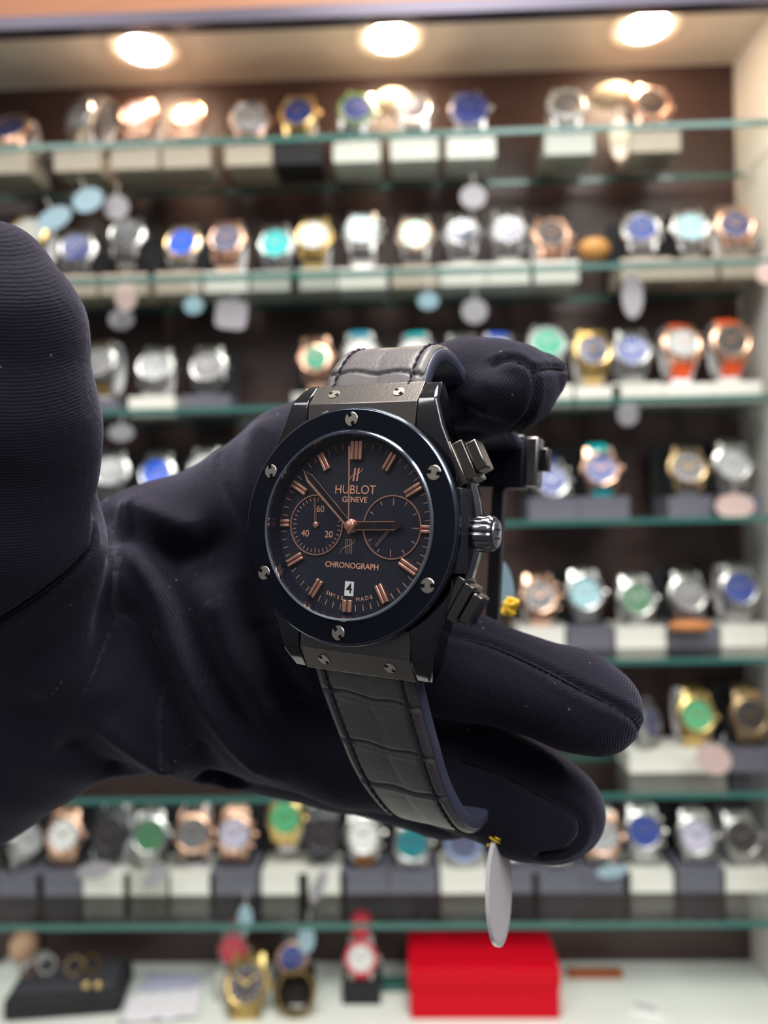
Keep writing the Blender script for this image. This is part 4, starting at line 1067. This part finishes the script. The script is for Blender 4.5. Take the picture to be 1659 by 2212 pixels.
# pillows and oddments on the shelves
def pillow(px, py, Y, rx, ry, m, label, roll=0):
    c = at_y(px, py, Y); k = (c - CAMM.translation).length / F
    b = MB(); b.lathe([(max(1e-5, math.cos(R(t))), math.sin(R(t))) for t in range(-90, 91, 15)], 28, Matrix.Rotation(R(90), 4, 'X'))
    for v in b.v:
        pass
    o = b.build('watch_pillow', m); o.scale = (rx * k, .010, ry * k); o.location = c; o.rotation_euler = (0, R(roll), 0)
    return tagit(o, label, 'pillow')
M_PIL = mat('cream_pillow', (.72, .58, .42), .6)
pillow(1322, 208, .785, 40, 24, M_PIL, 'cream oval watch pillow left of the brown strap chronograph, top shelf', -6)
pillow(848, 222, .790, 36, 26, M_PIL, 'cream oval watch pillow between green bezel chronograph and the watch with two glints')
pillow(1283, 538, .785, 32, 22, mat('amber_pillow', (.55, .27, .07), .5), 'small amber dome beside the rose chronograph with dark dial, second shelf')
pillow(1490, 1352, .745, 44, 12, mat('tan_pad', (.45, .17, .05), .6), 'tan leather pad below the all grey watch, fifth shelf')

# ---- on the white counter below the shelves
def on_floor(px, py): return at_z(px, py, Z_FLOOR)
# red gift box
c0 = on_floor(884, 2204); c1 = on_floor(1214, 2204); yb = c0.y; wd = c1.x - c0.x
ztop = at_y(1050, 2095, yb).z - Z_FLOOR
root = empty('gift_box', Matrix.Translation((c0.x, yb, Z_FLOOR)), 'bright red lidded gift box standing on the white counter under the shelves', 'box')
M_RED = mat('red_card', (.58, .0015, .014), .6, spec=.15)
b = MB(); b.box(.0012, wd - .0012, .0012, .066, 0, ztop * .62); bevel(b.build('box_body', M_RED, root), .0012)
b = MB(); b.box(0, wd, 0, .0675, ztop * .62, ztop); bevel(b.build('lid', M_RED, root), .0015)
# black cushion tray with cufflinks
ct = on_floor(150, 2168)
root = empty('cushion_tray', Matrix.Translation((ct.x, ct.y + .0, Z_FLOOR)) @ Matrix.Rotation(R(7), 4, 'Z'), 'oblong black velvet cushion tray on the counter, lower left', 'tray')
v = []
b = MB()
b.box(-.056, .056, -.024, .034, 0, .022); o = b.build('tray_body', BASEM['K'], root); bevel(o, .006, 4)
b = MB(); b.box(-.050, .050, -.018, .030, .020, .028); o = b.build('cushion_pad', mat('charcoal_velvet', (.03, .03, .04), .8), root); bevel(o, .004, 3)
Zt = Z_FLOOR + .028
for i, (px, py, mk, lab) in enumerate(((62, 2092, 'R', 'rose gold ring near the left end of the black cushion tray'), (105, 2086, 'S', 'silver ring beside the rose ring on the black tray'),
                                  (175, 2072, 'B', 'bronze ring in the middle of the black cushion tray'), (212, 2068, 'Y', 'gold ring at the right end of the black cushion tray'))):
    c = at_z(px, py, Zt + .004)
    b = MB(); b.ring([(.0072, -.0016), (.0088, -.0016), (.0092, 0), (.0088, .0016), (.0072, .0016), (.0069, 0)], 28, Matrix.Rotation(R(62), 4, 'X'))
    o = b.build('ring', MET[mk]); o.location = (c.x, ct.y + .004 + .003 * (i % 2), Zt + .0075); o.rotation_euler = (0, 0, R(20 * i)); tagit(o, lab, 'ring', 'rings on the cushion tray')
for i, px in enumerate((186, 212)):
    c = at_y(px, 2127, ct.y - .024 - .002)
    b = MB(); b.lathe([(0, 0), (.0030, 0), (.0034, .0012), (.0026, .0024), (0, .0028)], 18, Matrix.Rotation(R(90), 4, 'X')); o = b.build('stud', MET['Y']); o.location = c
    tagit(o, ('left' if i == 0 else 'right') + ' of two small gold studs on the front of the black tray', 'stud', 'gold studs')
# peach ball
c = on_floor(22, 2135); b = MB(); b.lathe([(max(0, .015 * math.cos(R(t))), .015 * math.sin(R(t))) for t in range(-90, 91, 12)], 28); o = b.build('bead_ball', mat('peach', (.75, .45, .28), .4)); o.location = (c.x, c.y + .03, Z_FLOOR + .0285); tagit(o, 'peach coloured ball on a white block at the left edge', 'ball')
b = MB(); b.box(-.02, .02, -.016, .016, 0, .0135); o = b.build('display_block', M_WHITE); o.location = (c.x, c.y + .03, Z_FLOOR); tagit(o, 'low white block under the peach ball', 'block')
# paper sheets
for i, (px, py, w, d, rz, col, lab) in enumerate(((370, 2125, .062, .030, -4, (.50, .50, .68), 'lilac grey paper sheet beside the black cushion tray'), (350, 2180, .075, .045, 8, (.80, .78, .84), 'crumpled white plastic sheet in front of the lilac paper'))):
    c = on_floor(px, py); n = 14; vv = []; ff = []
    for a in range(n):
        for q in range(n):
            vv.append(((a / (n - 1) - .5) * w, (q / (n - 1) - .5) * d, .0012 + .0035 * i * (1 + math.sin(a * 1.7 + q) * math.cos(q * 1.3 - a * .4)) / 2 + .0006 * i))
    for a in range(n - 1):
        for q in range(n - 1): ff.append((a * n + q, (a + 1) * n + q, (a + 1) * n + q + 1, a * n + q + 1))
    o = new_obj('paper_sheet', vv, ff, mat('paper%d' % i, col, .35 if i else .6)); o.location = (c.x, c.y, Z_FLOOR + (.0016 if i else 0)); o.rotation_euler = (0, 0, R(rz))
    sd = o.modifiers.new('thickness', 'SOLIDIFY'); sd.thickness = .0003; tagit(o, lab, 'paper')
# small watches on the counter
def counter_watch(px, py, Y, sc, metal, dial, strap, label, standlab, **k):
    c = at_y(px, py, Y)
    wristwatch(Matrix.Translation(c) @ Matrix.Rotation(R(k.pop('yaw', 0)), 4, 'Z') @ Matrix.Rotation(R(-10), 4, 'X'), sc, metal, dial, strap, label=label, group='watches on the counter', **k)
    if standlab:
        hgt = c.z - .027 * sc - Z_FLOOR
        root = empty('display_stand', Matrix.Translation((c.x, Y - .006, Z_FLOOR)), standlab[0], 'display stand', 'stands on the counter')
        b = MB(); b.box(-.019, .019, 0, .036, 0, max(.006, hgt)); o = b.build('base_block', standlab[1], root); bevel(o, .001)
        b = MB(); b.box(-.006, .006, .016, .030, max(.006, hgt) - .001, max(.006, hgt) + .045 * sc); o = b.build('post', standlab[1], root); bevel(o, .001)
counter_watch(505, 2050, .77, .82, 'S', 'red', 'rosewood', 'pinkish red square faced watch on a clear stand, on the counter', ('clear grey stand under the pinkish red watch', BASEM['T']), case='oct', bez='rosewood')
counter_watch(632, 2068, .765, .86, 'K', 'blue', 'black', 'small blue and orange dial watch on a black stand, on the counter', ('black stand under the blue and orange dial watch', BASEM['K']), bez='R')
counter_watch(780, 2068, .765, .88, 'S', 'white', 'red', 'watch on a bright red strap and red bezel left of the red box', ('black stand under the red strap watch', BASEM['K']), bez='red')
c = at_y(780, 1990, .775); b = MB(); b.lathe([(0, -.008), (.0095, -.008), (.0105, -.004), (.0105, .004), (.0095, .008), (0, .008)], 24, Matrix.Rotation(R(90), 4, 'X')); o = b.build('red_cap', mat('strap_red', (.62, .01, .04), .5)); o.location = (c.x, c.y, c.z); 
o.name = 'strap_loop'; tagit(o, 'red rubber strap loop rising above the red strap watch', 'strap')
c = on_floor(530, 2200); wristwatch(Matrix.Translation((c.x, c.y + .010, Z_FLOOR + .027)) @ Matrix.Rotation(R(-38), 4, 'X'), 1.15, 'Y', 'dark', 'Y', label='chunky yellow gold watch at the bottom edge of the counter', group='watches on the counter', bez='Y')
c = on_floor(640, 2190); b = MB(); b.ring([(.017, -.009), (.0195, -.009), (.0205, 0), (.0195, .009), (.017, .009)], 40, Matrix.Rotation(R(70), 4, 'X')); o = b.build('bangle', MET['Y']); o.location = (c.x, c.y + .004, Z_FLOOR + .0205); tagit(o, 'yellow gold bangle right of the chunky gold watch', 'bangle')
# brown strap, green glass tile, clear plastic clip
c = on_floor(1285, 2108); b = MB(); b.box(-.028, .028, -.006, .006, 0, .006); o = b.build('leather_bar', mat('tan_leather', (.36, .10, .03), .5)); bevel(o, .001); o.location = (c.x, c.y, Z_FLOOR); tagit(o, 'flat tan leather bar on the counter right of the red box', 'leather strap')
c = on_floor(850, 2130); b = MB(); b.box(-.022, .022, -.010, .010, 0, .005); o = b.build('glass_tile', M_GEDGE); bevel(o, .0008); o.location = (c.x, c.y, Z_FLOOR); tagit(o, 'green edged glass tile just left of the red box', 'glass tile')
c = on_floor(1395, 2188); root = empty('plastic_clip', Matrix.Translation((c.x, c.y, Z_FLOOR)) @ Matrix.Rotation(R(-25), 4, 'Z'), 'clear plastic clip lying on the counter, lower right', 'clip')
b = MB(); b.box(-.016, .016, -.006, .006, 0, .004); bevel(b.build('clip_body', mat('clear_plastic', (.82, .84, .82), .12, coat=.6), root), .001)
b = MB(); b.box(-.010, .010, -.003, .003, .004, .0065); bevel(b.build('clip_arm', mat('grey_plastic', (.45, .46, .46), .2), root), .0008)

labels = {}
for ob in SC.objects:
    if ob.parent is None and 'label' in ob: labels.setdefault(ob['label'], []).append(ob.name)
for k, v in labels.items():
    if len(v) > 1: print('SHARED LABEL', k, v)
